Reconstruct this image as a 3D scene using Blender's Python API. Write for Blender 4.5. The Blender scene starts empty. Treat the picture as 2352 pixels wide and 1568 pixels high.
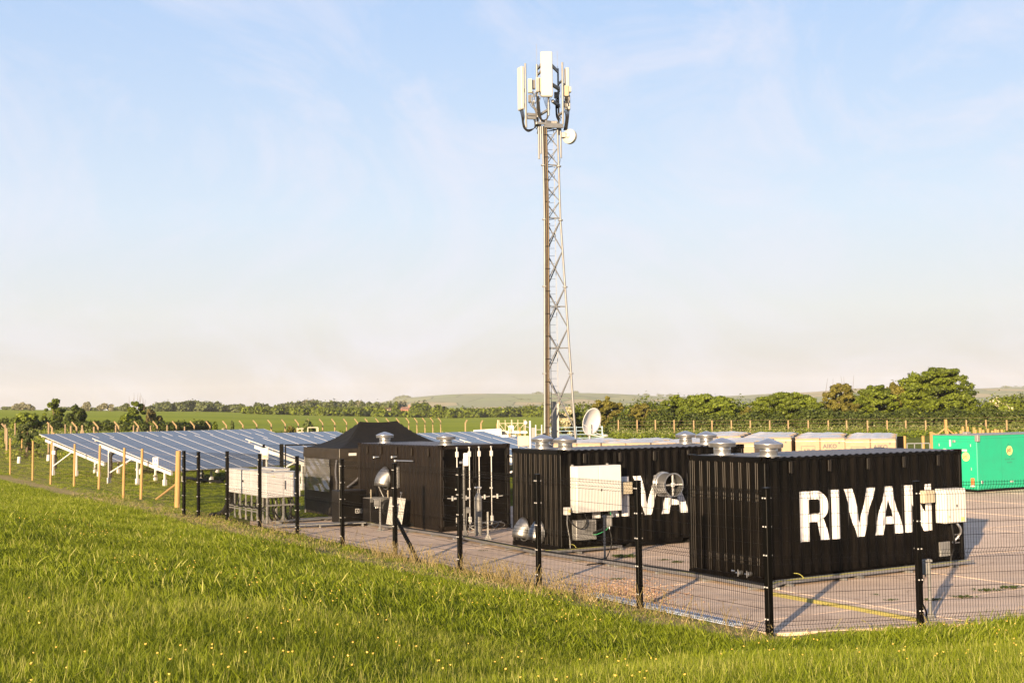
import bpy, bmesh, math, random
import numpy as np
from mathutils import Vector, Matrix
R = math.radians
PI = math.pi
rnd = random.Random(7)
nr = np.random.RandomState(11)
S = bpy.context.scene
COL = S.collection

# ------------------------------------------------------------------ camera
FL, PITCH, ROLL, CH = 2951.0, 0.0541, -0.0136, 3.59      # focal length in units of a 2352 wide picture
W0, H0 = 2352.0, 1568.0
cd = bpy.data.cameras.new('camera'); cam = bpy.data.objects.new('camera', cd); COL.objects.link(cam)
cd.sensor_width = 36; cd.lens = FL / W0 * 36; cd.clip_start = 0.1; cd.clip_end = 20000
cam.matrix_world = Matrix.Translation((0, 0, CH)) @ Matrix.Rotation(PI / 2 + PITCH, 4, 'X') @ Matrix.Rotation(ROLL, 4, 'Z')
S.camera = cam

# ------------------------------------------------------------------ light
SUN_AZ = R(67.3)          # direction the shadows fall, measured from +X
SUN_EL = R(12.0)
SKY_STRENGTH = 0.05
HAZE = 7.5e-5
sx, sy = -math.cos(SUN_AZ), -math.sin(SUN_AZ)            # towards the sun
world = bpy.data.worlds.new('World'); S.world = world; world.use_nodes = True
nt = world.node_tree; nt.nodes.clear()
out = nt.nodes.new('ShaderNodeOutputWorld'); bg = nt.nodes.new('ShaderNodeBackground')
sky = nt.nodes.new('ShaderNodeTexSky'); sky.sky_type = 'NISHITA'; sky.sun_disc = False
sky.sun_elevation = SUN_EL; sky.sun_rotation = math.atan2(sx, sy) % (2 * PI)
sky.altitude = 60; sky.air_density = 1.0; sky.dust_density = 1.2; sky.ozone_density = 1.0
tc = nt.nodes.new('ShaderNodeTexCoord')
# evening haze low in the sky, the same all round, and thin high cirrus
sz = nt.nodes.new('ShaderNodeSeparateXYZ'); nt.links.new(tc.outputs['Generated'], sz.inputs[0])
hr = nt.nodes.new('ShaderNodeValToRGB'); he = hr.color_ramp.elements
K = 1 / SKY_STRENGTH
stops = [(0.0, (.170, .158, .166)), (.075, (.224, .228, .236)), (.15, (.205, .238, .282)), (.30, (.148, .202, .292)), (.7, (.09, .13, .235))]
while len(he) < len(stops): he.new(0.5)
for k_, (q_, c_) in enumerate(stops): he[k_].position = q_; he[k_].color = (*c_, 1)
nt.links.new(sz.outputs['Z'], hr.inputs['Fac'])
hs = nt.nodes.new('ShaderNodeVectorMath'); hs.operation = 'SCALE'; hs.inputs['Scale'].default_value = K; nt.links.new(hr.outputs['Color'], hs.inputs[0])
hf = nt.nodes.new('ShaderNodeMapRange'); hf.inputs['From Min'].default_value = 0.0; hf.inputs['From Max'].default_value = 0.9; hf.inputs['To Min'].default_value = 0.92; hf.inputs['To Max'].default_value = 0.6; nt.links.new(sz.outputs['Z'], hf.inputs['Value'])
m0 = nt.nodes.new('ShaderNodeMixRGB'); nt.links.new(hf.outputs['Result'], m0.inputs['Fac']); nt.links.new(sky.outputs['Color'], m0.inputs['Color1']); nt.links.new(hs.outputs['Vector'], m0.inputs['Color2'])
mp = nt.nodes.new('ShaderNodeMapping'); mp.inputs['Scale'].default_value = (1.6, 0.7, 2.4); mp.inputs['Rotation'].default_value = (0.1, 0.35, 0.5)
nz = nt.nodes.new('ShaderNodeTexNoise'); nz.inputs['Scale'].default_value = 3.0; nz.inputs['Detail'].default_value = 11; nz.inputs['Roughness'].default_value = 0.66; nz.inputs['Distortion'].default_value = 1.4
cr = nt.nodes.new('ShaderNodeValToRGB'); cr.color_ramp.elements[0].position = 0.44; cr.color_ramp.elements[1].position = 0.70
cr.color_ramp.elements[0].color = (0, 0, 0, 1); cr.color_ramp.elements[1].color = (0.62, 0.62, 0.62, 1)
mx = nt.nodes.new('ShaderNodeMixRGB'); mx.inputs['Color2'].default_value = (.245 * K, .246 * K, .280 * K, 1)
nt.links.new(tc.outputs['Generated'], mp.inputs['Vector']); nt.links.new(mp.outputs['Vector'], nz.inputs['Vector'])
nt.links.new(nz.outputs['Fac'], cr.inputs['Fac']); nt.links.new(cr.outputs['Color'], mx.inputs['Fac'])
nt.links.new(m0.outputs['Color'], mx.inputs['Color1']); nt.links.new(mx.outputs['Color'], bg.inputs['Color'])
bg.inputs['Strength'].default_value = SKY_STRENGTH
nt.links.new(bg.outputs['Background'], out.inputs['Surface'])
sd = bpy.data.lights.new('sun', 'SUN'); sun = bpy.data.objects.new('sun', sd); COL.objects.link(sun)
sd.energy = 5.0; sd.angle = R(0.55); sd.color = (1.0, 0.74, 0.47)
sun.rotation_euler = Vector((sx * math.cos(SUN_EL), sy * math.cos(SUN_EL), math.sin(SUN_EL))).to_track_quat('Z', 'Y').to_euler()
S.view_settings.view_transform = 'Standard'; S.view_settings.look = 'None'
S.view_settings.gamma = 1; S.view_settings.use_curve_mapping = False
S.view_settings.exposure = 1.8
S.cycles.max_bounces = 8; S.cycles.volume_bounces = 1; S.cycles.transparent_max_bounces = 12

# ------------------------------------------------------------------ survey helpers (photograph direction -> place in the world)
def ray(u, v):
    a, b = u - W0 / 2, v - H0 / 2
    c, s = math.cos(ROLL), math.sin(ROLL)
    x, y = (c * a + s * b) / FL, (-s * a + c * b) / FL
    return np.array([x, math.cos(PITCH) + y * math.sin(PITCH), math.sin(PITCH) - y * math.cos(PITCH)])
def gp(u, v, z=0.0):
    d = ray(u, v); return np.array([0, 0, CH]) + d * ((z - CH) / d[2])
def at(u, v, Y):
    d = ray(u, v); return np.array([0, 0, CH]) + d * (Y / d[1])

# ------------------------------------------------------------------ materials
M = {}
def mat(name, col, rough=0.6, metal=0.0, col2=None, scale=6.0, bump=0.0, bscale=None, spec=0.5, alpha=1.0, amount=(0.35, 0.7), coat=0.0, stretch=None):
    m = bpy.data.materials.new(name); m.use_nodes = True
    n = m.node_tree.nodes; l = m.node_tree.links; p = n['Principled BSDF']
    p.inputs['Base Color'].default_value = (*col, 1); p.inputs['Roughness'].default_value = rough; p.inputs['Metallic'].default_value = metal
    p.inputs['Specular IOR Level'].default_value = spec; p.inputs['Alpha'].default_value = alpha; p.inputs['Coat Weight'].default_value = coat
    if col2 is not None or bump:
        t = n.new('ShaderNodeTexCoord'); mpn = n.new('ShaderNodeMapping'); l.new(t.outputs['Object'], mpn.inputs['Vector'])
        if stretch: mpn.inputs['Scale'].default_value = stretch
    if col2 is not None:
        z = n.new('ShaderNodeTexNoise'); z.inputs['Scale'].default_value = scale; z.inputs['Detail'].default_value = 8; z.inputs['Roughness'].default_value = 0.65
        l.new(mpn.outputs['Vector'], z.inputs['Vector'])
        r = n.new('ShaderNodeValToRGB'); r.color_ramp.elements[0].position = amount[0]; r.color_ramp.elements[1].position = amount[1]
        r.color_ramp.elements[0].color = (*col, 1); r.color_ramp.elements[1].color = (*col2, 1)
        l.new(z.outputs['Fac'], r.inputs['Fac']); l.new(r.outputs['Color'], p.inputs['Base Color'])
    if bump:
        z2 = n.new('ShaderNodeTexNoise'); z2.inputs['Scale'].default_value = bscale or scale * 4; z2.inputs['Detail'].default_value = 5
        l.new(mpn.outputs['Vector'], z2.inputs['Vector'])
        b = n.new('ShaderNodeBump'); b.inputs['Strength'].default_value = bump; b.inputs['Distance'].default_value = 0.02
        l.new(z2.outputs['Fac'], b.inputs['Height']); l.new(b.outputs['Normal'], p.inputs['Normal'])
    M[name] = m; return m
mat('black_steel', (0.0018, 0.0015, 0.0012), 0.34, col2=(0.0075, 0.006, 0.0048), scale=2.2, bump=0.08, bscale=30, spec=0.13, amount=(.45, .8), stretch=(1.5, 1.5, .3))
mat('black_dusty', (0.006, 0.0045, 0.0034), 0.5, spec=0.15, col2=(0.013, 0.0095, 0.007), scale=2.0, bump=0.1, bscale=22, stretch=(2.5, 2.5, 0.6))
mat('black_fence', (0.0022, 0.0020, 0.0018), 0.38, spec=0.10)
mat('black_rubber', (0.006, 0.006, 0.006), 0.6, spec=0.3)
mat('black_plastic', (0.007, 0.006, 0.006), 0.4, spec=0.3)
mat('dark_void', (0.004, 0.004, 0.004), 0.9)
mat('roof_steel', (0.035, 0.031, 0.028), 0.35, col2=(0.06, 0.053, 0.047), scale=4, spec=0.7)
mat('white_paint', (0.52, 0.52, 0.53), 0.55, col2=(0.47, 0.47, 0.48), scale=9)
mat('white_box', (0.47, 0.47, 0.455), 0.5, col2=(0.44, 0.44, 0.425), scale=3)
mat('beige_box', (0.34, 0.30, 0.22), 0.5)
mat('galv', (0.40, 0.41, 0.42), 0.34, metal=0.9, col2=(0.50, 0.51, 0.52), scale=14, bump=0.05)
mat('galv_aged', (0.20, 0.20, 0.20), 0.42, metal=0.85, col2=(0.30, 0.30, 0.29), scale=9, bump=0.1)
mat('galv_dull', (0.20, 0.20, 0.195), 0.5, metal=0.4, col2=(0.27, 0.27, 0.26), scale=12)
mat('mast_steel', (0.18, 0.185, 0.19), 0.5, metal=0.3, col2=(0.14, 0.144, 0.15), scale=5)
mat('antenna', (0.34, 0.34, 0.325), 0.5)
mat('antenna_grey', (0.17, 0.165, 0.16), 0.55)
mat('tent_cloth', (0.0055, 0.0055, 0.005), 0.75, spec=0.15, col2=(0.0085, 0.008, 0.0072), scale=5, bump=0.15, bscale=3)
mat('tent_wall', (0.016, 0.0135, 0.011), 0.62, spec=0.2, col2=(0.027, 0.022, 0.017), scale=4, bump=0.25, bscale=2.5)
mat('clear_sheet', (0.10, 0.10, 0.11), 0.12, spec=1.0, bump=0.9, bscale=2.2, coat=0.5, stretch=(1, 1, 2.5))
mat('green_paint', (0.009, 0.29, 0.16), 0.42, col2=(0.014, 0.255, 0.145), scale=2)
mat('yellow_logo', (0.55, 0.47, 0.17), 0.5)
mat('dark_print', (0.06, 0.05, 0.05), 0.6)
mat('dark_green_print', (0.02, 0.16, 0.10), 0.6)
mat('pale_green_line', (0.07, 0.55, 0.30), 0.5)
mat('orange_part', (0.55, 0.12, 0.03), 0.5)
mat('red_part', (0.5, 0.04, 0.03), 0.5)
mat('blue_print', (0.03, 0.10, 0.42), 0.5)
mat('yellow_rubber', (0.27, 0.235, 0.06), 0.6, col2=(0.26, 0.22, 0.05), scale=6)
mat('yellow_wire', (0.28, 0.27, 0.06), 0.5)
mat('green_wire', (0.03, 0.25, 0.10), 0.5)
mat('cardboard', (0.25, 0.195, 0.125), 0.7, col2=(0.22, 0.165, 0.105), scale=4)
mat('wrap_sheet', (0.40, 0.40, 0.41), 0.25, col2=(0.30, 0.25, 0.19), scale=1.6, spec=0.8, bump=0.5, bscale=3, amount=(0.45, 0.62))
mat('pallet_wood', (0.34, 0.23, 0.12), 0.8)
mat('post_wood', (0.30, 0.19, 0.065), 0.75, col2=(0.22, 0.13, 0.045), scale=9, stretch=(3, 3, 0.5), bump=0.3)
mat('old_wood', (0.22, 0.16, 0.10), 0.85, col2=(0.16, 0.12, 0.07), scale=9, stretch=(3, 3, 0.5))
mat('concrete_post', (0.26, 0.18, 0.09), 0.85, col2=(0.19, 0.14, 0.08), scale=5)
mat('glass_cells', (0.045, 0.045, 0.045), 0.16, spec=0.5, col2=(0.052, 0.052, 0.052), scale=1.5, coat=0.1)
mat('alu_frame', (0.48, 0.48, 0.48), 0.42, metal=0.2)
mat('white_frame', (0.42, 0.42, 0.41), 0.5)
mat('brick_red', (0.34, 0.15, 0.10), 0.85, col2=(0.28, 0.12, 0.08), scale=3)
mat('render_pink', (0.62, 0.46, 0.38), 0.8)
mat('roof_tile', (0.20, 0.11, 0.08), 0.85)
mat('window_glass', (0.03, 0.035, 0.04), 0.1)
mat('car_white', (0.72, 0.70, 0.68), 0.35)
mat('gate_blue', (0.20, 0.30, 0.40), 0.5, metal=0.2)
mat('bark', (0.13, 0.095, 0.065), 0.9, col2=(0.08, 0.06, 0.04), scale=8, bump=0.4)
mat('rib_highlight', (0.022, 0.0165, 0.012), 0.45, spec=0.3)  # sun highlight painted as a lighter brown on the end wall rib chamfers
mat('rust', (0.30, 0.11, 0.04), 0.8)
mat('sign_white', (0.44, 0.44, 0.42), 0.5)

def foliage(name, c1, c2, c3=None, trans=0.15, scale=0.35):
    m = bpy.data.materials.new(name); m.use_nodes = True
    n = m.node_tree.nodes; l = m.node_tree.links; p = n['Principled BSDF']; o = n['Material Output']
    p.inputs['Roughness'].default_value = 0.6; p.inputs['Specular IOR Level'].default_value = 0.25
    a = n.new('ShaderNodeAttribute'); a.attribute_name = 'tone'
    g = n.new('ShaderNodeNewGeometry'); z = n.new('ShaderNodeTexNoise'); z.inputs['Scale'].default_value = scale; z.inputs['Detail'].default_value = 3
    l.new(g.outputs['Position'], z.inputs['Vector'])
    ad = n.new('ShaderNodeMath'); ad.operation = 'MULTIPLY_ADD'; ad.inputs[1].default_value = 0.65; l.new(a.outputs['Fac'], ad.inputs[0])
    mu = n.new('ShaderNodeMath'); mu.operation = 'MULTIPLY_ADD'; mu.inputs[1].default_value = 0.9; mu.inputs[2].default_value = -0.28; l.new(z.outputs['Fac'], mu.inputs[0]); l.new(mu.outputs[0], ad.inputs[2])
    r = n.new('ShaderNodeValToRGB'); e = r.color_ramp.elements
    e[0].position = 0.12; e[0].color = (*c1, 1); e[1].position = 0.72; e[1].color = (*c2, 1)
    if c3: k = e.new(0.92); k.color = (*c3, 1)
    l.new(ad.outputs[0], r.inputs['Fac']); l.new(r.outputs['Color'], p.inputs['Base Color'])
    t = n.new('ShaderNodeBsdfTranslucent'); l.new(r.outputs['Color'], t.inputs['Color'])
    mix = n.new('ShaderNodeMixShader'); mix.inputs['Fac'].default_value = trans
    l.new(p.outputs['BSDF'], mix.inputs[1]); l.new(t.outputs['BSDF'], mix.inputs[2]); l.new(mix.outputs['Shader'], o.inputs['Surface'])
    M[name] = m; return m
foliage('leaf_green', (0.020, 0.034, 0.002), (0.108, 0.142, 0.010))
foliage('leaf_dark', (0.028, 0.045, 0.012), (0.065, 0.085, 0.022))
foliage('leaf_olive', (0.048, 0.048, 0.007), (0.125, 0.115, 0.018))
foliage('leaf_brown', (0.04, 0.035, 0.012), (0.10, 0.085, 0.025))
foliage('leaf_hedge', (0.022, 0.035, 0.004), (0.055, 0.075, 0.009))
foliage('leaf_bright', (0.032, 0.052, 0.004), (0.122, 0.160, 0.013))
foliage('blossom', (0.12, 0.13, 0.04), (0.46, 0.42, 0.29), (0.52, 0.47, 0.35))
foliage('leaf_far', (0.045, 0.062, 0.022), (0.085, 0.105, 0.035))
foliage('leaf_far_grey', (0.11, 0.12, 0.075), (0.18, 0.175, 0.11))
foliage('grass_blade', (0.066, 0.098, 0.003), (0.172, 0.215, 0.008), (0.30, 0.30, 0.08), trans=0.3, scale=0.45)
foliage('grass_short', (0.055, 0.085, 0.004), (0.135, 0.17, 0.008), (0.20, 0.18, 0.05), trans=0.25, scale=0.25)
foliage('hay_blade', (0.19, 0.15, 0.06), (0.31, 0.25, 0.13), (0.38, 0.31, 0.18), trans=0.2, scale=0.6)
foliage('weed_leaf', (0.05, 0.075, 0.008), (0.10, 0.13, 0.015))
foliage('cow_parsley', (0.05, 0.08, 0.01), (0.14, 0.16, 0.04), (0.36, 0.34, 0.22), trans=0.2, scale=0.5)
mat('buttercup', (0.60, 0.40, 0.08), 0.5)
mat('daisy', (0.8, 0.78, 0.6), 0.5)

# ------------------------------------------------------------------ mesh helpers
class MB:
    """collects shapes, then links them as one mesh object"""
    def __init__(self): self.v = []; self.f = []
    def add(self, vs, fs):
        k = len(self.v); self.v += [tuple(map(float, p)) for p in vs]; self.f += [tuple(i + k for i in f) for f in fs]; return self
    def box(self, x0, x1, y0, y1, z0, z1):
        return self.add([(x0, y0, z0), (x1, y0, z0), (x1, y1, z0), (x0, y1, z0), (x0, y0, z1), (x1, y0, z1), (x1, y1, z1), (x0, y1, z1)],
                        [(3, 2, 1, 0), (4, 5, 6, 7), (0, 1, 5, 4), (1, 2, 6, 5), (2, 3, 7, 6), (3, 0, 4, 7)])
    def cbox(self, x0, x1, y0, y1, z0, z1, b=0.01):
        """box with chamfered edges"""
        bm = bmesh.new(); r = bmesh.ops.create_cube(bm, size=1)
        for v in bm.verts: v.co = ((x0 + x1) / 2 + v.co.x * (x1 - x0), (y0 + y1) / 2 + v.co.y * (y1 - y0), (z0 + z1) / 2 + v.co.z * (z1 - z0))
        bmesh.ops.bevel(bm, geom=list(bm.edges), offset=b, segments=1, affect='EDGES')
        bm.verts.index_update(); self.add([v.co for v in bm.verts], [[v.index for v in f.verts] for f in bm.faces]); bm.free(); return self
    def beam(self, a, b, w, h=None, up=(0, 0, 1)):
        h = h or w; a = Vector(a); b = Vector(b); d = (b - a).normalized(); u = Vector(up)
        if abs(d.dot(u)) > 0.98: u = Vector((1, 0, 0))
        s = d.cross(u).normalized() * w / 2; t = s.cross(d).normalized() * h / 2
        vs = [a - s - t, a + s - t, a + s + t, a - s + t, b - s - t, b + s - t, b + s + t, b - s + t]
        return self.add(vs, [(0, 1, 2, 3), (7, 6, 5, 4), (0, 4, 5, 1), (1, 5, 6, 2), (2, 6, 7, 3), (3, 7, 4, 0)])
    def tube(self, pts, r, n=8, closed=False, r2=None, caps=True):
        P = [Vector(p) for p in pts]; vs = []; fs = []
        prev = None
        for i, p in enumerate(P):
            d = (P[min(i + 1, len(P) - 1)] - P[max(i - 1, 0)]).normalized()
            if prev is None:
                u = Vector((0, 0, 1)) if abs(d.z) < 0.9 else Vector((1, 0, 0))
                s = d.cross(u).normalized()
            else: s = (prev - d * prev.dot(d)).normalized()
            prev = s; t = d.cross(s); rr = r if r2 is None else r + (r2 - r) * i / max(1, len(P) - 1)
            if isinstance(r, (list, tuple)): rr = r[i]
            for k in range(n):
                a = 2 * PI * k / n; vs.append(p + s * math.cos(a) * rr + t * math.sin(a) * rr)
        for i in range(len(P) - 1):
            for k in range(n):
                fs.append((i * n + k, i * n + (k + 1) % n, (i + 1) * n + (k + 1) % n, (i + 1) * n + k))
        if caps: fs.append(tuple(range(n))[::-1]); fs.append(tuple((len(P) - 1) * n + k for k in range(n)))
        return self.add(vs, fs)
    def lathe(self, prof, n=24, c=(0, 0, 0)):
        vs = []; fs = []
        for r, z in prof:
            for k in range(n): a = 2 * PI * k / n; vs.append((c[0] + r * math.cos(a), c[1] + r * math.sin(a), c[2] + z))
        for i in range(len(prof) - 1):
            for k in range(n): fs.append((i * n + k, i * n + (k + 1) % n, (i + 1) * n + (k + 1) % n, (i + 1) * n + k))
        fs.append(tuple(range(n))[::-1]); fs.append(tuple((len(prof) - 1) * n + k for k in range(n)))
        return self.add(vs, fs)
    def xf(self, mtx):
        self.v = [tuple(mtx @ Vector(p)) for p in self.v]; return self
    def mesh(self, name, m, smooth=False):
        me = bpy.data.meshes.new(name); me.from_pydata(self.v, [], self.f)
        if m is not None: me.materials.append(M[m] if isinstance(m, str) else m)
        me.update()
        if smooth: me.shade_smooth(); me.set_sharp_from_angle(angle=R(40))
        return me
    def build(self, name, m, parent=None, smooth=False, **kw):
        o = bpy.data.objects.new(name, self.mesh(name, m, smooth)); COL.objects.link(o)
        if parent is not None: o.parent = parent
        for k, v in kw.items(): o[k] = v
        return o
def catmull(P, n=6):
    P = [np.array(p, float) for p in P]; Q = [2 * P[0] - P[1]] + P + [2 * P[-1] - P[-2]]; out = []
    for i in range(1, len(Q) - 2):
        for k in range(n):
            t = k / n; a, b, c, d = Q[i - 1:i + 3]
            out.append(0.5 * ((2 * b) + (c - a) * t + (2 * a - 5 * b + 4 * c - d) * t * t + (3 * b - a - 3 * c + d) * t ** 3))
    return out + [P[-1]]
def thing(name, label, cat, loc=(0, 0, 0), rz=0.0, group=None):
    o = bpy.data.objects.new(name, None); COL.objects.link(o); o.empty_display_size = 0.3
    o.location = tuple(map(float, loc)); o.rotation_euler = (0, 0, rz); o['label'] = label; o['category'] = cat
    if group: o['group'] = group
    return o
def tag(o, label, cat, group=None, kind=None):
    o['label'] = label
    if cat: o['category'] = cat
    if group: o['group'] = group
    if kind: o['kind'] = kind
    return o
def inst(me, name, parent, loc=(0, 0, 0), rz=0.0, scale=None):
    o = bpy.data.objects.new(name, me); COL.objects.link(o); o.parent = parent; o.location = tuple(map(float, loc)); o.rotation_euler = (0, 0, rz)
    if scale: o.scale = scale
    return o
def text_mb(s, size, spacing=1.0, extrude=0.002, bold=0.0):
    """text as a thin mesh in the XZ plane facing -Y, origin at its lower left"""
    c = bpy.data.curves.new('t', 'FONT'); c.body = s; c.size = size; c.extrude = extrude; c.resolution_u = 3; c.space_character = spacing; c.offset = bold
    o = bpy.data.objects.new('t', c); me = o.to_mesh(); mb = MB()
    mb.add([(v.co.x, -v.co.z, v.co.y) for v in me.vertices], [tuple(p.vertices) for p in me.polygons])
    o.to_mesh_clear(); bpy.data.objects.remove(o); bpy.data.curves.remove(c)
    return mb
def mesh_np(name, V, F, m, tone=None, k=4):
    """fast mesh from numpy arrays; every face has k corners"""
    me = bpy.data.meshes.new(name); nf = len(F)
    me.vertices.add(len(V)); me.vertices.foreach_set('co', np.asarray(V, np.float32).ravel())
    me.loops.add(nf * k); me.loops.foreach_set('vertex_index', np.asarray(F, np.int32).ravel())
    me.polygons.add(nf); me.polygons.foreach_set('loop_start', np.arange(0, nf * k, k, dtype=np.int32))
    me.polygons.foreach_set('loop_total', np.full(nf, k, np.int32))
    me.update(calc_edges=True)
    if tone is not None:
        a = me.attributes.new('tone', 'FLOAT', 'FACE'); a.data.foreach_set('value', np.asarray(tone, np.float32))
    if m: me.materials.append(M[m])
    return me

# ------------------------------------------------------------------ terrain
P0 = np.array([4.03, 20.62])                        # near corner of the fenced yard
LA = R(120.3); SA = R(30.3)
ld = np.array([math.cos(LA), math.sin(LA)]); sdv = np.array([math.cos(SA), math.sin(SA)])
RA = R(12.0); rd = np.array([math.cos(RA), math.sin(RA)])
n1 = np.array([-ld[1], ld[0]]); n2 = np.array([rd[1], -rd[0]])      # outward normals of the two fence lines
def sstep(x): x = np.clip(x, 0, 1); return x * x * (3 - 2 * x)
def dist_out(x, y):
    d1 = n1[0] * (x - P0[0]) + n1[1] * (y - P0[1]); d2 = n2[0] * (x - P0[0]) + n2[1] * (y - P0[1])
    return np.maximum(d1, d2)
AZ = np.array([-0.6, -0.4, -0.235, -0.14, -0.05, 0.1, 0.6]); ZR = np.array([0, 90, 118, 150, 200, 400, 800, 1200])
TZ = np.array([[0, .1, .7, 1.4, 2.3, 5.0, 9.8, 11], [0, .1, .6, 1.3, 2.0, 4.6, 9.0, 10], [0, 0, .1, .3, 1.0, 2.9, 5.9, 7],
               [0, 0, 0, .1, .3, 1.4, 3.2, 3.5], [0, 0, 0, 0, 0, .3, .9, 1], [0, 0, .05, .15, .3, .4, .6, .6], [0, 0, .05, .15, .3, .4, .6, .6]])
def wob(x, y):
    return (np.sin(x * 1.3 + 0.4) * np.sin(y * 1.1 + 1.0) * 0.03 + np.sin(x * 3.1 + 2) * np.sin(y * 2.7) * 0.012 + np.sin(x * .45 + y * .2) * .04)
def terr(x, y):
    x = np.asarray(x, float); y = np.asarray(y, float)
    d = dist_out(x, y)
    t_ = np.clip((d - 0.4) / 14.5, 0, 1); bank = 2.02 * (0.72 * t_ + 0.28 * sstep(t_)) + wob(x, y) * sstep(d / 2)
    Z = np.maximum(y, 0.0); a = np.clip(x / np.maximum(y, 1.0), AZ[0], AZ[-1])
    ia = np.clip(np.searchsorted(AZ, a) - 1, 0, len(AZ) - 2); iz = np.clip(np.searchsorted(ZR, Z) - 1, 0, len(ZR) - 2)
    fa = (a - AZ[ia]) / (AZ[ia + 1] - AZ[ia]); fz = np.clip((Z - ZR[iz]) / (ZR[iz + 1] - ZR[iz]), 0, 1)
    far = (TZ[ia, iz] * (1 - fa) + TZ[ia + 1, iz] * fa) * (1 - fz) + (TZ[ia, iz + 1] * (1 - fa) + TZ[ia + 1, iz + 1] * fa) * fz
    far = far * np.clip((Z - 85) / 30, 0, 1)
    fade = 1 - sstep((y - 24) / 40)                  # the bank dies out along the left hand fence
    return np.where(y > 90, far, bank * fade * 1.0 + far)
def T(x, y): return float(terr(x, y))
def g3(x, y): return (float(x), float(y), T(x, y))
A0, A1, B0, B1 = 0.06, 40.5, -13.5, 26.6             # the concrete yard in yard coordinates
def yard(a, b): return P0 + sdv * a + ld * b
def to_yard(x, y):
    return (x - P0[0]) * sdv[0] + (y - P0[1]) * sdv[1], (x - P0[0]) * ld[0] + (y - P0[1]) * ld[1]
def yard_in(x, y):
    a, b = to_yard(x, y)
    return np.minimum.reduce([a - A0, A1 - a, b - B0, B1 - b, -dist_out(x, y)])
hay = np.array([gp(*q)[:2] for q in [(-300, 1060), (-100, 1080), (0, 1095), (60, 1110), (200, 1142), (330, 1170), (450, 1200), (600, 1243), (900, 1312), (1300, 1385), (1500, 1425), (1765, 1468)]] + [P0 + rd * 3 - n2 * -0.6, P0 + rd * 12 + n2 * 0.6])
def hay_dist(x, y):
    x = np.asarray(x, float); y = np.asarray(y, float); D = np.full(x.shape, 1e9)
    for a, b in zip(hay[:-1], hay[1:]):
        e = b - a; t = np.clip(((x - a[0]) * e[0] + (y - a[1]) * e[1]) / (e @ e), 0, 1)
        D = np.minimum(D, np.hypot(x - a[0] - e[0] * t, y - a[1] - e[1] * t))
    return D
# polar sheet round the camera
ang = np.unique(np.concatenate([np.linspace(-180, 180, 73), np.linspace(-32, 32, 161)])); ang = ang[:-1]
rad = np.concatenate([[0.0], np.geomspace(1.5, 90, 130), np.geomspace(93, 5600, 56)])
th = np.radians(ang); TH, RR = np.meshgrid(th, rad, indexing='ij')
X = RR * np.sin(TH); Y = RR * np.cos(TH)
Zt = terr(X, Y); inn = yard_in(X, Y); Zt = Zt - 0.012 * (inn > 0.02) - 0.14 * sstep((inn - 0.15) / 0.3)
na, nrr = X.shape; I = np.arange(na * nrr).reshape(na, nrr); J = np.roll(I, -1, axis=0)
F = np.stack([I[:, :-1], I[:, 1:], J[:, 1:], J[:, :-1]], -1).reshape(-1, 4)[:, ::-1]
gm = mesh_np('ground', np.stack([X, Y, Zt], -1).reshape(-1, 3), F, None)
gm.shade_smooth()
att = gm.attributes.new('hay', 'FLOAT', 'POINT'); att.data.foreach_set('value', np.clip(1.25 - hay_dist(X, Y) / (0.8 + Y.clip(0, 60) * 0.012), 0, 1).astype(np.float32).ravel())
m = bpy.data.materials.new('ground_grass'); m.use_nodes = True; n = m.node_tree.nodes; l = m.node_tree.links; p = n['Principled BSDF']
p.inputs['Roughness'].default_value = 0.9; p.inputs['Specular IOR Level'].default_value = 0.1
g = n.new('ShaderNodeNewGeometry')
def noise(scale, detail=6, rough=0.6, src=None, mapping=None):
    z = n.new('ShaderNodeTexNoise'); z.inputs['Scale'].default_value = scale; z.inputs['Detail'].default_value = detail; z.inputs['Roughness'].default_value = rough
    s_ = src or g.outputs['Position']
    if mapping: mm = n.new('ShaderNodeMapping'); mm.inputs['Scale'].default_value = mapping; l.new(s_, mm.inputs['Vector']); s_ = mm.outputs['Vector']
    l.new(s_, z.inputs['Vector']); return z
def ramp(src, stops):
    r = n.new('ShaderNodeValToRGB'); e = r.color_ramp.elements
    while len(e) < len(stops): e.new(0.5)
    for k, (q, c) in enumerate(stops): e[k].position = q; e[k].color = (*c, 1)
    l.new(src, r.inputs['Fac']); return r
def mixc(f, a, b, mode='MIX'):
    x = n.new('ShaderNodeMixRGB'); x.blend_type = mode
    for s_, i in ((f, 'Fac'), (a, 'Color1'), (b, 'Color2')):
        if isinstance(s_, (int, float)): x.inputs[i].default_value = s_
        elif isinstance(s_, tuple): x.inputs[i].default_value = (*s_, 1)
        else: l.new(s_, x.inputs[i])
    return x.outputs['Color']
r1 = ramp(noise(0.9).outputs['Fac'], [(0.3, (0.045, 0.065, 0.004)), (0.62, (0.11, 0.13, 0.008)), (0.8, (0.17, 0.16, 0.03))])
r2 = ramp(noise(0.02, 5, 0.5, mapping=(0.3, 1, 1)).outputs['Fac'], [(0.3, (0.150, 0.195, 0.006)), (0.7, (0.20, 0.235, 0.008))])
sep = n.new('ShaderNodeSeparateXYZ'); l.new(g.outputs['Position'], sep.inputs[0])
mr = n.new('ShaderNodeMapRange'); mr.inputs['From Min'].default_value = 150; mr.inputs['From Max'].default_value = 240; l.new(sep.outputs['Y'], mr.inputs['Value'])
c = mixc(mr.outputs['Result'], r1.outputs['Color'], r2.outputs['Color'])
ha = n.new('ShaderNodeAttribute'); ha.attribute_name = 'hay'
hn = noise(1.7, 7, 0.7); hm = n.new('ShaderNodeMath'); hm.operation = 'MULTIPLY'; l.new(ha.outputs['Fac'], hm.inputs[0])
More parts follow.
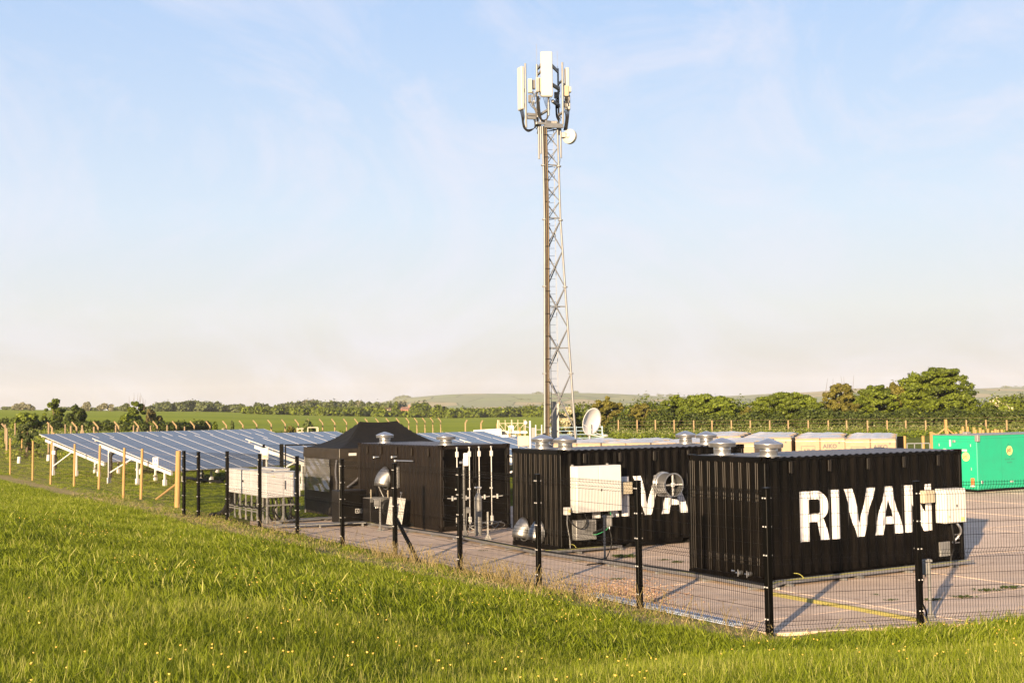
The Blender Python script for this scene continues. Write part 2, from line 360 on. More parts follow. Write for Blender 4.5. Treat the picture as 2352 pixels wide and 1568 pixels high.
hr = ramp(hn.outputs['Fac'], [(0.3, (0.25, 0.25, 0.25)), (0.55, (1, 1, 1))]); l.new(hr.outputs['Color'], hm.inputs[1])
hc = ramp(noise(14, 5).outputs['Fac'], [(0.3, (0.16, 0.14, 0.05)), (0.7, (0.38, 0.29, 0.14))])
c = mixc(hm.outputs[0], c, hc.outputs['Color']); l.new(c, p.inputs['Base Color'])
b = n.new('ShaderNodeBump'); b.inputs['Strength'].default_value = 0.6; b.inputs['Distance'].default_value = 0.08
l.new(noise(9, 6, 0.7).outputs['Fac'], b.inputs['Height']); l.new(b.outputs['Normal'], p.inputs['Normal'])
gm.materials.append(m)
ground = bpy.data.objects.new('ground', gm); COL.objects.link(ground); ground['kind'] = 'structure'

# far downs: a ridge with fields, 4.2 km off
def hill_mesh(name, YD, prof, depth, tones):
    us = np.array([q[0] for q in prof], float); vs = np.array([q[1] for q in prof], float)
    uu = np.linspace(us[0], us[-1], 300); vv = np.interp(uu, us, vs)
    vv = np.convolve(np.pad(vv, 4, 'edge'), np.ones(9) / 9, 'valid')
    crest = np.array([at(a, b_, YD) for a, b_ in zip(uu, vv)])
    rows = []
    for t in np.linspace(0, 1, 24):
        q = crest.copy(); q[:, 1] = YD - depth * (1 - t); q[:, 0] = crest[:, 0] * q[:, 1] / YD
        zz = (crest[:, 2] + 3) * (t * t * (3 - 2 * t)) ** 0.9 - 3
        q[:, 2] = zz + np.sin(q[:, 0] * 0.004 + t * 4) * 3 * t * (1 - t); rows.append(q)
    q = crest.copy(); q[:, 1] += 700; q[:, 2] = -3; rows.append(q)
    V = np.array(rows); a_, b_ = V.shape[:2]; I = np.arange(a_ * b_).reshape(a_, b_)
    F = np.stack([I[:-1, :-1], I[:-1, 1:], I[1:, 1:], I[1:, :-1]], -1).reshape(-1, 4)
    me = mesh_np(name, V.reshape(-1, 3), F, None); me.shade_smooth(); me.materials.append(M[tones])
    o = bpy.data.objects.new(name, me); COL.objects.link(o); o['kind'] = 'structure'; return o, crest
def field_mat(name, sc):
    m = bpy.data.materials.new(name); m.use_nodes = True; n = m.node_tree.nodes; l = m.node_tree.links; p = n['Principled BSDF']
    g = n.new('ShaderNodeNewGeometry'); mm = n.new('ShaderNodeMapping'); mm.inputs['Scale'].default_value = (sc, sc * 0.45, sc * 6); mm.inputs['Rotation'].default_value = (0, 0, 0.5)
    vz = n.new('ShaderNodeTexVoronoi'); l.new(g.outputs['Position'], mm.inputs['Vector']); l.new(mm.outputs['Vector'], vz.inputs['Vector'])
    r = n.new('ShaderNodeValToRGB'); e = r.color_ramp.elements; r.color_ramp.interpolation = 'CONSTANT'
    cols = [(0.13, 0.16, 0.07), (0.19, 0.20, 0.09), (0.155, 0.185, 0.08), (0.26, 0.22, 0.12), (0.15, 0.17, 0.09)]  # field greens greyed and paled to paint in part of the distance haze
    while len(e) < 5: e.new(0.5)
    for k, c_ in enumerate(cols): e[k].position = k / 5; e[k].color = (*c_, 1)
    sp = n.new('ShaderNodeSeparateColor'); l.new(vz.outputs['Color'], sp.inputs[0]); l.new(sp.outputs[0], r.inputs['Fac'])
    ve = n.new('ShaderNodeTexVoronoi'); ve.feature = 'DISTANCE_TO_EDGE'; l.new(mm.outputs['Vector'], ve.inputs['Vector'])
    er = n.new('ShaderNodeMath'); er.operation = 'LESS_THAN'; er.inputs[1].default_value = 0.02; l.new(ve.outputs['Distance'], er.inputs[0])
    x = n.new('ShaderNodeMixRGB'); x.inputs['Color2'].default_value = (0.05, 0.07, 0.03, 1); l.new(er.outputs[0], x.inputs['Fac']); l.new(r.outputs['Color'], x.inputs['Color1'])
    l.new(x.outputs['Color'], p.inputs['Base Color']); p.inputs['Roughness'].default_value = 0.95; p.inputs['Specular IOR Level'].default_value = 0.05
    M[name] = m
field_mat('down_fields', 0.0016)
downs, crest = hill_mesh('hills', 4200, [(760, 946), (860, 927), (878, 923.5), (918, 914.7), (957, 912), (1000, 908), (1032, 905.7), (1096, 904), (1225, 904.8), (1334, 902), (1425, 904.8), (1462, 906.6), (1526, 911), (1600, 911), (1692, 909), (1776, 904), (1867, 900.7), (1959, 892), (2100, 891), (2240, 893), (2300, 890), (2352, 890), (2600, 886), (2900, 900), (3200, 920)], 1500, 'down_fields')

# evening air: pale even haze
hz_ = bpy.data.materials.new('haze_air'); hz_.use_nodes = True; hz_.node_tree.nodes.clear()
ho = hz_.node_tree.nodes.new('ShaderNodeOutputMaterial'); hv = hz_.node_tree.nodes.new('ShaderNodeVolumePrincipled')
hv.inputs['Color'].default_value = (0.95, 0.95, 0.97, 1); hv.inputs['Density'].default_value = HAZE; hv.inputs['Anisotropy'].default_value = 0.1
hz_.node_tree.links.new(hv.outputs['Volume'], ho.inputs['Volume'])
M['haze_air'] = hz_

# ------------------------------------------------------------------ concrete yard, slab by slab
def concrete_mat():
    m = bpy.data.materials.new('concrete'); m.use_nodes = True; n = m.node_tree.nodes; l = m.node_tree.links; p = n['Principled BSDF']
    g = n.new('ShaderNodeNewGeometry')
    def nz(s, d=8, r=0.65, st=None):
        z = n.new('ShaderNodeTexNoise'); z.inputs['Scale'].default_value = s; z.inputs['Detail'].default_value = d; z.inputs['Roughness'].default_value = r
        if st:
            mm = n.new('ShaderNodeMapping'); mm.inputs['Scale'].default_value = st; mm.inputs['Rotation'].default_value = (0, 0, -SA); l.new(g.outputs['Position'], mm.inputs['Vector']); l.new(mm.outputs['Vector'], z.inputs['Vector'])
        else: l.new(g.outputs['Position'], z.inputs['Vector'])
        return z
    def rp(src, a, ca, b_, cb):
        r = n.new('ShaderNodeValToRGB'); e = r.color_ramp.elements; e[0].position = a; e[1].position = b_; e[0].color = (*ca, 1); e[1].color = (*cb, 1); l.new(src, r.inputs['Fac']); return r
    a = rp(nz(0.55).outputs['Fac'], 0.35, (0.50, 0.39, 0.295), 0.68, (0.60, 0.475, 0.37))
    s = rp(nz(1.2, 9, 0.75, (0.35, 2.0, 1)).outputs['Fac'], 0.42, (0.80, 0.78, 0.76), 0.62, (1.05, 1.04, 1.02))
    f = rp(nz(60, 3, 0.7).outputs['Fac'], 0.35, (0.84, 0.84, 0.84), 0.65, (1.10, 1.10, 1.10))
    x = n.new('ShaderNodeMixRGB'); x.blend_type = 'MULTIPLY'; x.inputs['Fac'].default_value = 0.75; l.new(a.outputs['Color'], x.inputs['Color1']); l.new(s.outputs['Color'], x.inputs['Color2'])
    y = n.new('ShaderNodeMixRGB'); y.blend_type = 'MULTIPLY'; y.inputs['Fac'].default_value = 0.8; l.new(x.outputs['Color'], y.inputs['Color1']); l.new(f.outputs['Color'], y.inputs['Color2'])
    dn = nz(0.9, 5, 0.6); vm = n.new('ShaderNodeVectorMath'); vm.operation = 'MULTIPLY_ADD'; vm.inputs[1].default_value = (1.6, 1.6, 0); l.new(dn.outputs['Color'], vm.inputs[0]); l.new(g.outputs['Position'], vm.inputs[2])
    vo = n.new('ShaderNodeTexVoronoi'); vo.feature = 'DISTANCE_TO_EDGE'; vo.inputs['Scale'].default_value = 0.28; l.new(vm.outputs['Vector'], vo.inputs['Vector'])
    ck = rp(vo.outputs['Distance'], 0.0, (0.42, 0.38, 0.33), 0.006, (1, 1, 1)); st = rp(nz(0.33, 9, 0.8).outputs['Fac'], 0.30, (0.55, 0.52, 0.50), 0.44, (1, 1, 1))
    for q_, fac in ((ck, 0.75), (st, 0.9)):
        z_ = n.new('ShaderNodeMixRGB'); z_.blend_type = 'MULTIPLY'; z_.inputs['Fac'].default_value = fac; l.new(y.outputs['Color'], z_.inputs['Color1']); l.new(q_.outputs['Color'], z_.inputs['Color2']); y = z_
    l.new(y.outputs['Color'], p.inputs['Base Color']); p.inputs['Roughness'].default_value = 0.85; p.inputs['Specular IOR Level'].default_value = 0.3
    b = n.new('ShaderNodeBump'); b.inputs['Strength'].default_value = 0.35; b.inputs['Distance'].default_value = 0.01; l.new(nz(35, 6, 0.7).outputs['Fac'], b.inputs['Height']); l.new(b.outputs['Normal'], p.inputs['Normal'])
    M['concrete'] = m
concrete_mat()
mat('soil', (0.10, 0.075, 0.045), 0.95, col2=(0.07, 0.06, 0.03), scale=5)
def clip_poly(P, nrm, off):                       # keep the side where p.nrm <= off
    out = []
    for i in range(len(P)):
        a, b = P[i], P[(i + 1) % len(P)]; da, db = a @ nrm - off, b @ nrm - off
        if da <= 0: out.append(a)
        if da * db < 0: out.append(a + (b - a) * (da / (da - db)))
    return out
yard_o = MB()
base_poly = [yard(A0, B0), yard(A1, B0), yard(A1, B1), yard(A0, B1)]
base_poly = clip_poly(base_poly, n2, P0 @ n2 - 0.05)
yard_o.add([(q[0], q[1], -0.016) for q in base_poly], [tuple(range(len(base_poly)))])
yd_ = yard_o.build('concrete_yard', 'soil'); yd_['kind'] = 'structure'
SL = 4.4; bj = 1.08
bs = [bj + SL * k for k in range(-3, 7)]; as_ = [-0.9 + SL * k for k in range(0, 11)]
for i in range(len(as_) - 1):
    for j in range(len(bs) - 1):
        gpx = 0.012
        a0, a1, b0, b1 = max(as_[i] + gpx, A0), min(as_[i + 1] - gpx, A1), max(bs[j] + gpx, B0), min(bs[j + 1] - gpx, B1)
        if a1 - a0 < 0.2 or b1 - b0 < 0.2: continue
        P = clip_poly([yard(a0, b0), yard(a1, b0), yard(a1, b1), yard(a0, b1)], n2, P0 @ n2 - 0.06)
        if len(P) < 3: continue
        c = sum(P) / len(P); h_ = rnd.uniform(-0.004, 0.004)
        Q = [c + (q - c) * (1 - 0.02 / max(0.3, np.linalg.norm(q - c))) for q in P]; k = len(P)
        mb = MB(); mb.add([(q[0], q[1], -0.05) for q in P] + [(q[0], q[1], -0.014 + h_) for q in P] + [(q[0], q[1], h_) for q in Q],
                          [tuple(range(2 * k, 3 * k))] + [(r_, (r_ + 1) % k, k + (r_ + 1) % k, k + r_) for r_ in range(k)] + [(k + r_, k + (r_ + 1) % k, 2 * k + (r_ + 1) % k, 2 * k + r_) for r_ in range(k)])
        mb.build('slab', 'concrete', yd_)

# ------------------------------------------------------------------ black security fence of mesh panels
FH = 2.3
front = [(1768, 1456), (1470, 1409), (1238, 1341), (1057, 1315), (908, 1290), (787, 1272), (683, 1250), (597, 1230), (522, 1214), (459, 1191), (418, 1188)]
tops_v = {1768: 1122, 1470: 1105, 1238: 1090, 1057: 1075, 908: 1065, 787: 1055, 683: 1048, 597: 1043, 522: 1037, 459: 1030, 418: 1028}
def on_line(u, v, org, d):                          # where the photograph column u crosses a fence line
    r_ = ray(u, v)[:2]; A = np.array([[r_[0], -d[0]], [r_[1], -d[1]]]); t = np.linalg.solve(A, org)
    return org + d * t[1]
fence = thing('security_fence', 'long black steel mesh fence on black posts between the grass bank and the concrete yard', 'fence', (P0[0], P0[1], 0))
fo = np.array([P0[0], P0[1], 0.0])
line0 = np.array([3.98, 20.55]); ldir = np.array([-0.5085, 0.861])
fp = []
for u, v in front:
    q = on_line(u, v, line0, ldir); vt = tops_v[u]
    r_ = ray(u, vt); t = q[1] / r_[1]; zt = CH + r_[2] * t
    fp.append((q[0], q[1], zt))
fp[-1] = (-11.75, 45.95, 2.32); fp[-2] = (-11.05, 45.2, 2.3)
right = []
for k in (0, 1, 2, 3, 4): q = P0 + rd * 2.62 * k; right.append((q[0], q[1], 2.34))
rear = [(-9.95, 55.3, 2.32), (-10.66, 55.0, 2.3)]
def post_mb(zt, w=0.075, d=0.085):
    mb = MB(); mb.cbox(-w / 2, w / 2, -d / 2, d / 2, -0.3, zt, 0.006); mb.cbox(-w / 2 - .008, w / 2 + .008, -d / 2 - .008, d / 2 + .008, zt, zt + 0.02, 0.005); return mb
def fence_run(pts, name_post=True, skip_first=False):
    for i, q in enumerate(pts):
        a = pts[max(0, i - 1)]; b_ = pts[min(len(pts) - 1, i + 1)]; rz = math.atan2(b_[1] - a[1], b_[0] - a[0])
        if not (i == 0 and skip_first):
            o = post_mb(q[2], 0.085 if i else 0.1, 0.10).build('post', 'black_fence', fence); o.location = (q[0] - fo[0], q[1] - fo[1], 0); o.rotation_euler = (0, 0, rz)
            nb = MB()                                 # bright fixing bolts
            for z in (0.25, 0.75, 1.25, 1.7, 2.15):
                if z < q[2]:
                    nb.box(-0.040, -0.020, -0.062, -0.048, z, z + .018); nb.box(0.020, 0.040, -0.062, -0.048, z, z + .018); nb.box(-0.04, -0.018, 0.048, 0.062, z, z + .02); nb.box(0.018, 0.04, 0.048, 0.062, z, z + .02)
            bo = nb.build('bolts', 'alu_frame', o, kind='stuff')
    for a, b_ in zip(pts[:-1], pts[1:]):
        A = Vector((a[0], a[1], 0)); B = Vector((b_[0], b_[1], 0)); L = (B - A).length; n = int(L / 0.05); dz = min(a[2], b_[2]) - 2.25
        mb = MB(); w = 0.0029 if a[1] < 28 else 0.0023; Bd = [0.03, 0.05, 0.115, 0.18, 1.05, 1.115, 1.18, 2.05, 2.115, 2.18, 2.25]
        off = [0, 0, .045, 0, 0, .045, 0, 0, .045, 0, 0]
        for k in range(1, n):
            x = k * L / n; vs = []; fs = []
            for z, o_ in zip(Bd, off):
                zz = z + dz * (z / 2.25); vs += [(x - w, o_ - w, zz), (x + w, o_ - w, zz), (x, o_ + w, zz)]
            for s_ in range(len(Bd) - 1):
                for c_ in range(3): fs.append((s_ * 3 + c_, s_ * 3 + (c_ + 1) % 3, s_ * 3 + 3 + (c_ + 1) % 3, s_ * 3 + 3 + c_))
            mb.add(vs, fs)
        for z in [0.05, 0.115, 0.18, 0.4, 0.6, 0.8, 1.05, 1.115, 1.18, 1.4, 1.6, 1.8, 2.05, 2.115, 2.18, 2.225]:
            o_ = 0.045 if z in (0.115, 1.115, 2.115) else 0
            zz = z + dz * (z / 2.25); mb.box(0, L, o_ - 0.006, o_ - 0.001, zz - 0.0030, zz + 0.0030)
        o = mb.build('mesh_panel', 'black_fence', fence); o.location = (a[0] - fo[0], a[1] - fo[1], 0); o.rotation_euler = (0, 0, math.atan2(B.y - A.y, B.x - A.x))
fence_run(fp); fence_run(right, skip_first=True); fence_run(rear, skip_first=True)
# leaning brace of the fence, running from mid post down along the fence line
bb = MB(); a_ = np.array(fp[4]); q_ = on_line(965, 1302, line0, ldir)
bb.beam((a_[0] + .04 - fo[0], a_[1] - .06 - fo[1], 0.95), (q_[0] - fo[0], q_[1] - .05 - fo[1], -0.05), 0.07, 0.07); bb.build('brace', 'black_fence', fence)
fence.location = fo
# gate in the rear fence
gate = thing('mesh_gate', 'tall black framed mesh gate on thick posts left of the black tent', 'gate', (-9.95, 55.3, 0), R(8))
for x in (0, 3.4): MB().cbox(x - .085, x + .085, -.085, .085, -.2, 2.32, .008).build('post', 'black_fence', gate)
gf = MB(); gf.beam((.16, 0, .1), (.16, 0, 2.27), .06); gf.beam((3.2, 0, .1), (3.2, 0, 2.27), .06); gf.beam((.13, 0, 2.27), (3.23, 0, 2.27), .06); gf.beam((.13, 0, .1), (3.23, 0, .1), .06); gf.build('frame', 'black_fence', gate)
gm_ = MB()
for k in range(1, 60): gm_.box(.16 + k * .0505, .165 + k * .0505, -.003, .003, .1, 2.27)
for k in range(1, 11): gm_.box(.16, 3.2, -.007, -.002, .1 + k * .2, .106 + k * .2)
gm_.build('mesh_infill', 'black_fence', gate)

# ------------------------------------------------------------------ shipping containers
CL, CW, CHT = 6.058, 2.438, 2.591
def corr_profile(L, pitch, depth, lo=0.0):
    """points (x, y) of a trapezoid corrugation, y from 0 (outer) to depth (inner)"""
    n = max(1, round(L / pitch)); p = L / n; pts = [(0, 0)]
    for k in range(n):
        x = k * p; pts += [(x + p * .13, 0), (x + p * .37, depth), (x + p * .63, depth), (x + p * .87, 0)]
    pts.append((L, 0)); return pts
def steep_profile(L, pitch, depth):
    n = max(1, round(L / pitch)); p = L / n; pts = [(0, 0)]; c = .006
    for k in range(n):
        x = k * p; pts += [(x + p * .20, 0), (x + p * .20 + c, c * .85), (x + p * .20 + c * 2.2, depth - c * .85), (x + p * .20 + c * 3.2, depth), (x + p * .80 - c * 3.2, depth), (x + p * .80 - c * 2.2, depth - c * .85), (x + p * .80 - c, c * .85), (x + p * .80, 0)]
    pts.append((L, 0)); return pts
def corr_wall(L, z0, z1, pitch, depth, steep=False):
    pr = (steep_profile if steep else corr_profile)(L, pitch, depth); vs = []; fs = []
    for x, y in pr: vs += [(x, y, z0), (x, y, z1)]
    for k in range(len(pr) - 1): fs.append((2 * k, 2 * k + 2, 2 * k + 3, 2 * k + 1))
    return MB().add(vs, fs), pr
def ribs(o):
    '''paints thin highlight lines onto the chamfers of the pressed rib edges'''
    o.data.materials.append(M['rib_highlight'])
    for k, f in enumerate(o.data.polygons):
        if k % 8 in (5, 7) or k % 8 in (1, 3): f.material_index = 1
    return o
def casting(mb, x0, x1, y0, y1, z0, z1, holes):
    """corner casting: a block whose outward faces carry an oval hole with real depth"""
    N = 16
    faces = {'-x': (lambda a, b_: (x0, a, b_), y0, y1, z0, z1, (1, 0, 0)), '+x': (lambda a, b_: (x1, a, b_), y0, y1, z0, z1, (-1, 0, 0)),
             '-y': (lambda a, b_: (a, y0, b_), x0, x1, z0, z1, (0, 1, 0)), '+y': (lambda a, b_: (a, y1, b_), x0, x1, z0, z1, (0, -1, 0)),
             '+z': (lambda a, b_: (a, b_, z1), x0, x1, y0, y1, (0, 0, -1)), '-z': (lambda a, b_: (a, b_, z0), x0, x1, y0, y1, (0, 0, 1))}
    for k, (fn, a0, a1, b0, b1, nn) in faces.items():
        if k not in holes: mb.add([fn(a0, b0), fn(a1, b0), fn(a1, b1), fn(a0, b1)], [(0, 1, 2, 3)]); continue
        ac, bc = (a0 + a1) / 2, (b0 + b1) / 2; out = []; inn = []; dp = []
        for i in range(N):
            t = 2 * PI * (i + .5) / N; c, s = math.cos(t), math.sin(t); kk = max(abs(c), abs(s))
            out.append(fn(ac + c / kk * (a1 - a0) / 2, bc + s / kk * (b1 - b0) / 2)); h_ = fn(ac + c * .034, bc + s * .046); inn.append(h_); dp.append(tuple(h_[j] + nn[j] * .05 for j in range(3)))
        # corners of the block are filled with small triangles
        mb.add(out + inn + dp, [(i, (i + 1) % N, N + (i + 1) % N, N + i) for i in range(N)] + [(N + i, N + (i + 1) % N, 2 * N + (i + 1) % N, 2 * N + i) for i in range(N)] + [tuple(range(2 * N, 3 * N))])
        cs = [(a0, b0, 9, 10), (a1, b0, 13, 14), (a1, b1, 1, 2), (a0, b1, 5, 6)]
        for a_, b_, _, _ in cs:
            P = fn(a_, b_); dd = sorted(range(N), key=lambda i: sum((out[i][j] - P[j]) ** 2 for j in range(3)))[:2]
            mb.add([P, out[dd[0]], out[dd[1]]], [(0, 1, 2)])
def vent_cap(parent, x, y, z=CHT, s=1.0):
    """galvanised roof cowl: neck, hanging band and shallow cone"""
    t = MB(); t.lathe([(.25, -.012), (.25, .0), (.185, .004), (.185, .10), (.188, .104), (.188, .112), (.185, .116), (.185, .205)], 28).xf(Matrix.Scale(s, 4)); o = t.build('roof_vent', 'galv', parent, smooth=True); o.location = (x, y, z)
    c = MB(); c.lathe([(.20, .17), (.292, .165), (.292, .175), (.296, .18), (.296, .235), (.30, .24), (.30, .25), (.29, .262), (.16, .318), (.03, .36), (.005, .362)], 32).xf(Matrix.Scale(s, 4)); cc = c.build('cap', 'galv', o, smooth=True)
    return o
def small_vent(parent, x, z, y=0.0, rot=0.0, m_='black_dusty'):
    mb = MB(); mb.cbox(-.055, .055, -.03, .012, -.12, .12, .008); mb.box(-.04, .04, -.034, -.031, -.1, -.085); mb.cbox(-.012, .012, -.036, -.029, -.135, .13, .003)
    o = mb.build('air_vent', m_, parent); o.location = (x, y, z); o.rotation_euler = (0, 0, rot); return o
def container(label, loc, rz, ends, paint='black_steel', roof='roof_steel', rib=.036):
    """local frame: x along the length, y along the width, origin at the nearest bottom corner"""
    t = thing('shipping_container', label, 'container', (loc[0], loc[1], 0), rz, 'black shipping containers in the yard')
    cs = MB()
    for x0, x1, hx in ((0, .178, '-x'), (CL - .178, CL, '+x')):
        for y0, y1, hy in ((0, .162, '-y'), (CW - .162, CW, '+y')):
            for z0, z1, hz in ((0.0, .118, None), (CHT - .118, CHT, '+z')):
                c = MB(); casting(c, x0, x1, y0, y1, z0, z1, [hx, hy] + ([hz] if hz else [])); c.build('corner_casting', paint, t)
    for x0, x1 in ((.004, .10), (CL - .10, CL - .004)):
        for y0, y1 in ((.004, .10), (CW - .10, CW - .004)):
            MB().cbox(x0, x1, y0, y1, .118, CHT - .118, .012).build('corner_post', paint, t)
    for y0 in (.006, CW - .066):
        MB().cbox(.178, CL - .178, y0, y0 + .06, CHT - .09, CHT - .03, .005).build('top_rail', paint, t)
        r = MB(); pk = [(1.12, 1.48), (2.0, 2.36), (CL - 2.36, CL - 2.0), (CL - 1.48, CL - 1.12)] ; pk = [(1.85, 2.2), (CL - 2.2, CL - 1.85)]
        xs = [.178] + [e for q in pk for e in q] + [CL - .178]
        for k in range(0, len(xs), 2): r.box(xs[k], xs[k + 1], y0, y0 + .05, .02, .155)
        for a, b_ in pk: r.box(a, b_, y0, y0 + .05, .135, .155)
        r.box(.178, CL - .178, y0 - .004 if y0 < 1 else y0 + .05, y0 if y0 < 1 else y0 + .054, .150, .165)
        r.build('bottom_rail', paint, t)
    for x0 in (.01, CL - .07):
        MB().cbox(x0, x0 + .06, .162, CW - .162, CHT - .125, CHT - .012, .006).build('end_header', paint, t)
        MB().cbox(x0, x0 + .06, .162, CW - .162, .015, .15, .006).build('end_sill', paint, t)
    MB().box(.1, CL - .1, .1, CW - .1, .16, .2).build('floor', 'dark_void', t)
    # forklift tunnels
    f = MB()
    for a, b_ in ((1.85, 2.2), (CL - 2.2, CL - 1.85)): f.box(a - .01, b_ + .01, .06, CW - .06, .02, .022); f.box(a - .01, a, .06, CW - .06, .022, .15); f.box(b_, b_ + .01, .06, CW - .06, .022, .15)
    f.build('fork_pocket', 'dark_void', t)
    mb, pr = corr_wall(CL - .2, .155, CHT - .08, .278, rib); mb.xf(Matrix.Translation((.1, .014, 0))); mb.build('side_wall', paint, t)
    mb, _ = corr_wall(CL - .2, .155, CHT - .08, .278, rib); mb.xf(Matrix.Translation((CL - .1, CW - .014, 0)) @ Matrix.Rotation(PI, 4, 'Z')); mb.build('side_wall', paint, t)
    if 'near' in ends:
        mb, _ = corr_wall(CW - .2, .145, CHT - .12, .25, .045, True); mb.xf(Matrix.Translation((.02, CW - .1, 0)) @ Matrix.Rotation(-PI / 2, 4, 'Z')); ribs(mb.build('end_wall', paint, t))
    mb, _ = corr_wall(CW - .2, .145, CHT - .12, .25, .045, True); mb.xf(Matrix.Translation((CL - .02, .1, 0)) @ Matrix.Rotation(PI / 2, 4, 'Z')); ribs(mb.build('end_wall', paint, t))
    rp = MB(); pr2 = corr_profile(CL - .36, .209, .02); vs = []; fs = []
    for x, y in pr2: vs += [(.18 + x, .05, CHT - .01 - y), (.18 + x, CW - .05, CHT - .01 - y)]
    for k in range(len(pr2) - 1): fs.append((2 * k, 2 * k + 2, 2 * k + 3, 2 * k + 1))
    rp.add(vs, fs); rp.build('roof', roof, t)
    return t, pr
# --- lettering painted on the corrugated side
def stroke_letters():
    def q(*p): return [p]
    w = .25 / 1.03
    L = {}
    H = 1.0
    def arc(cx, cz, rx, rz, a0, a1, n, rxi, rzi):
        out = []
        for i in range(n):
            t0 = a0 + (a1 - a0) * i / n; t1 = a0 + (a1 - a0) * (i + 1) / n
            out.append([(cx + rxi * math.cos(t0), cz + rzi * math.sin(t0)), (cx + rx * math.cos(t0), cz + rz * math.sin(t0)), (cx + rx * math.cos(t1), cz + rz * math.sin(t1)), (cx + rxi * math.cos(t1), cz + rzi * math.sin(t1))])
        return out
    # letters given in metres, height 1.03
    h = 1.03; s = .255
    R_ = [[(0, 0), (s, 0), (s, h), (0, h)], [(s, h - .17), (.52, h - .17), (.52, h), (s, h)], [(s, .39), (.52, .39), (.52, .56), (s, .56)]]
    R_ += arc(.52, (h - .17 + .56) / 2 + 0.0, .30, .32, -PI / 2, PI / 2, 12, .065, .15)
    R_ += [[(.49, .40), (.70, .46), (.84, 0), (.58, 0)]]
    I_ = [[(0, 0), (.245, 0), (.245, h), (0, h)]]
    V_ = [[(0, h), (.26, h), (.47, .28), (.36, 0)], [(.36, 0), (.47, .28), (.575, 0)], [(.575, 0), (.47, .28), (.68, h), (.94, h)]]
    A_ = [[(0, 0), (.25, 0), (.455, .74), (.345, h)], [(.345, h), (.455, .74), (.56, h)], [(.56, h), (.455, .74), (.66, 0), (.91, 0)], [(.24, .22), (.67, .22), (.63, .38), (.285, .38)]]
    N_ = [[(0, 0), (.235, 0), (.235, h), (0, h)], [(.635, 0), (.87, 0), (.87, h), (.635, h)], [(.235, h), (.235, .62), (.60, 0), (.635, 0), (.635, .42), (.26, h)]]
    return [('R', .965, R_), ('I', 1.905, I_), ('V', 2.268, V_), ('A', 3.175, A_), ('N', 4.155, N_)]
def paint_letters(parent, pr, z0=.812):
    px = [q[0] for q in pr]; py = [q[1] for q in pr]
    for nm, x0, polys in stroke_letters():
        bm = bmesh.new()
        for P in polys:
            vs = [bm.verts.new((x0 + x, 0, z0 + z)) for x, z in P]; bm.faces.new(vs)
        for k in px:
            xk = k + .1
            bmesh.ops.bisect_plane(bm, geom=list(bm.verts) + list(bm.edges) + list(bm.faces), plane_co=(xk, 0, 0), plane_no=(1, 0, 0))
        for v in bm.verts:
            v.co.y = .014 + float(np.interp(v.co.x - .1, px, py)) - .004
        bmesh.ops.recalc_face_normals(bm, faces=list(bm.faces))
        me = bpy.data.meshes.new('lettering'); bm.to_mesh(me); bm.free(); me.materials.append(M['white_paint'])
        o = bpy.data.objects.new('letter', me); COL.objects.link(o); o.parent = parent; o['label'] = 'white painted capital letter ' + nm
def hood(parent, x, y, z, rz, s=1.0):
    """weather hood: a half dish of bright sheet metal on a wall ring"""
    mb = MB(); N = 14; vs = []; fs = []
    for i in range(N + 1):
        t = PI * i / N                                  # along the arc, side to side
        for j in range(7):
            u = j / 6 * PI / 2
            vs.append((-.30 * math.cos(t) * 1.0, -.34 * math.sin(t) * math.sin(u) * 1.0 - .02, .02 + .24 * math.sin(t) * math.cos(u) + .10 - .36 * (j / 6) * (1 - .15 * math.sin(t))))
    for i in range(N):
        for j in range(6): fs.append((i * 7 + j, (i + 1) * 7 + j, (i + 1) * 7 + j + 1, i * 7 + j + 1))
    mb.add(vs, fs); mb.xf(Matrix.Scale(s, 4)); o = mb.build('exhaust_hood', 'galv_aged', parent, smooth=True); o.location = (x, y, z); o.rotation_euler = (0, 0, rz)
    sm = o.modifiers.new('thick', 'SOLIDIFY'); sm.thickness = .006
    r = MB(); pts = [(-.31 * math.cos(t), -.02, .31 * math.sin(t)) for t in np.linspace(0, 2 * PI, 25)]; r.tube(pts, .018, 6); r.xf(Matrix.Scale(s, 4)); r.build('flange', 'galv', o)
    return o
def elec_box(parent, name, x0, x1, z0, z1, depth, m='white_box', y=0.0, doors=1, lock=True):
    mb = MB(); mb.cbox(x0, x1, y - depth, y - .004, z0, z1, .008); o = mb.build(name, m, parent)
    w = (x1 - x0) / doors
    for k in range(doors):
        d = MB(); d.cbox(x0 + k * w + .006, x0 + (k + 1) * w - .006, y - depth - .018, y - depth - .001, z0 + .006, z1 - .006, .006); d.build('door', m, o)
    if lock:
        MB().box((x0 + x1) / 2 + .02, (x0 + x1) / 2 + .045, y - depth - .03, y - depth - .018, (z0 + z1) / 2 - .03, (z0 + z1) / 2 + .03).build('lock', 'black_plastic', o)
    return o
def tube_obj(parent, name, pts, r, m, n=8, sub=6, smooth=True):
    return MB().tube(catmull(pts, sub), r, n).build(name, m, parent, smooth=smooth)
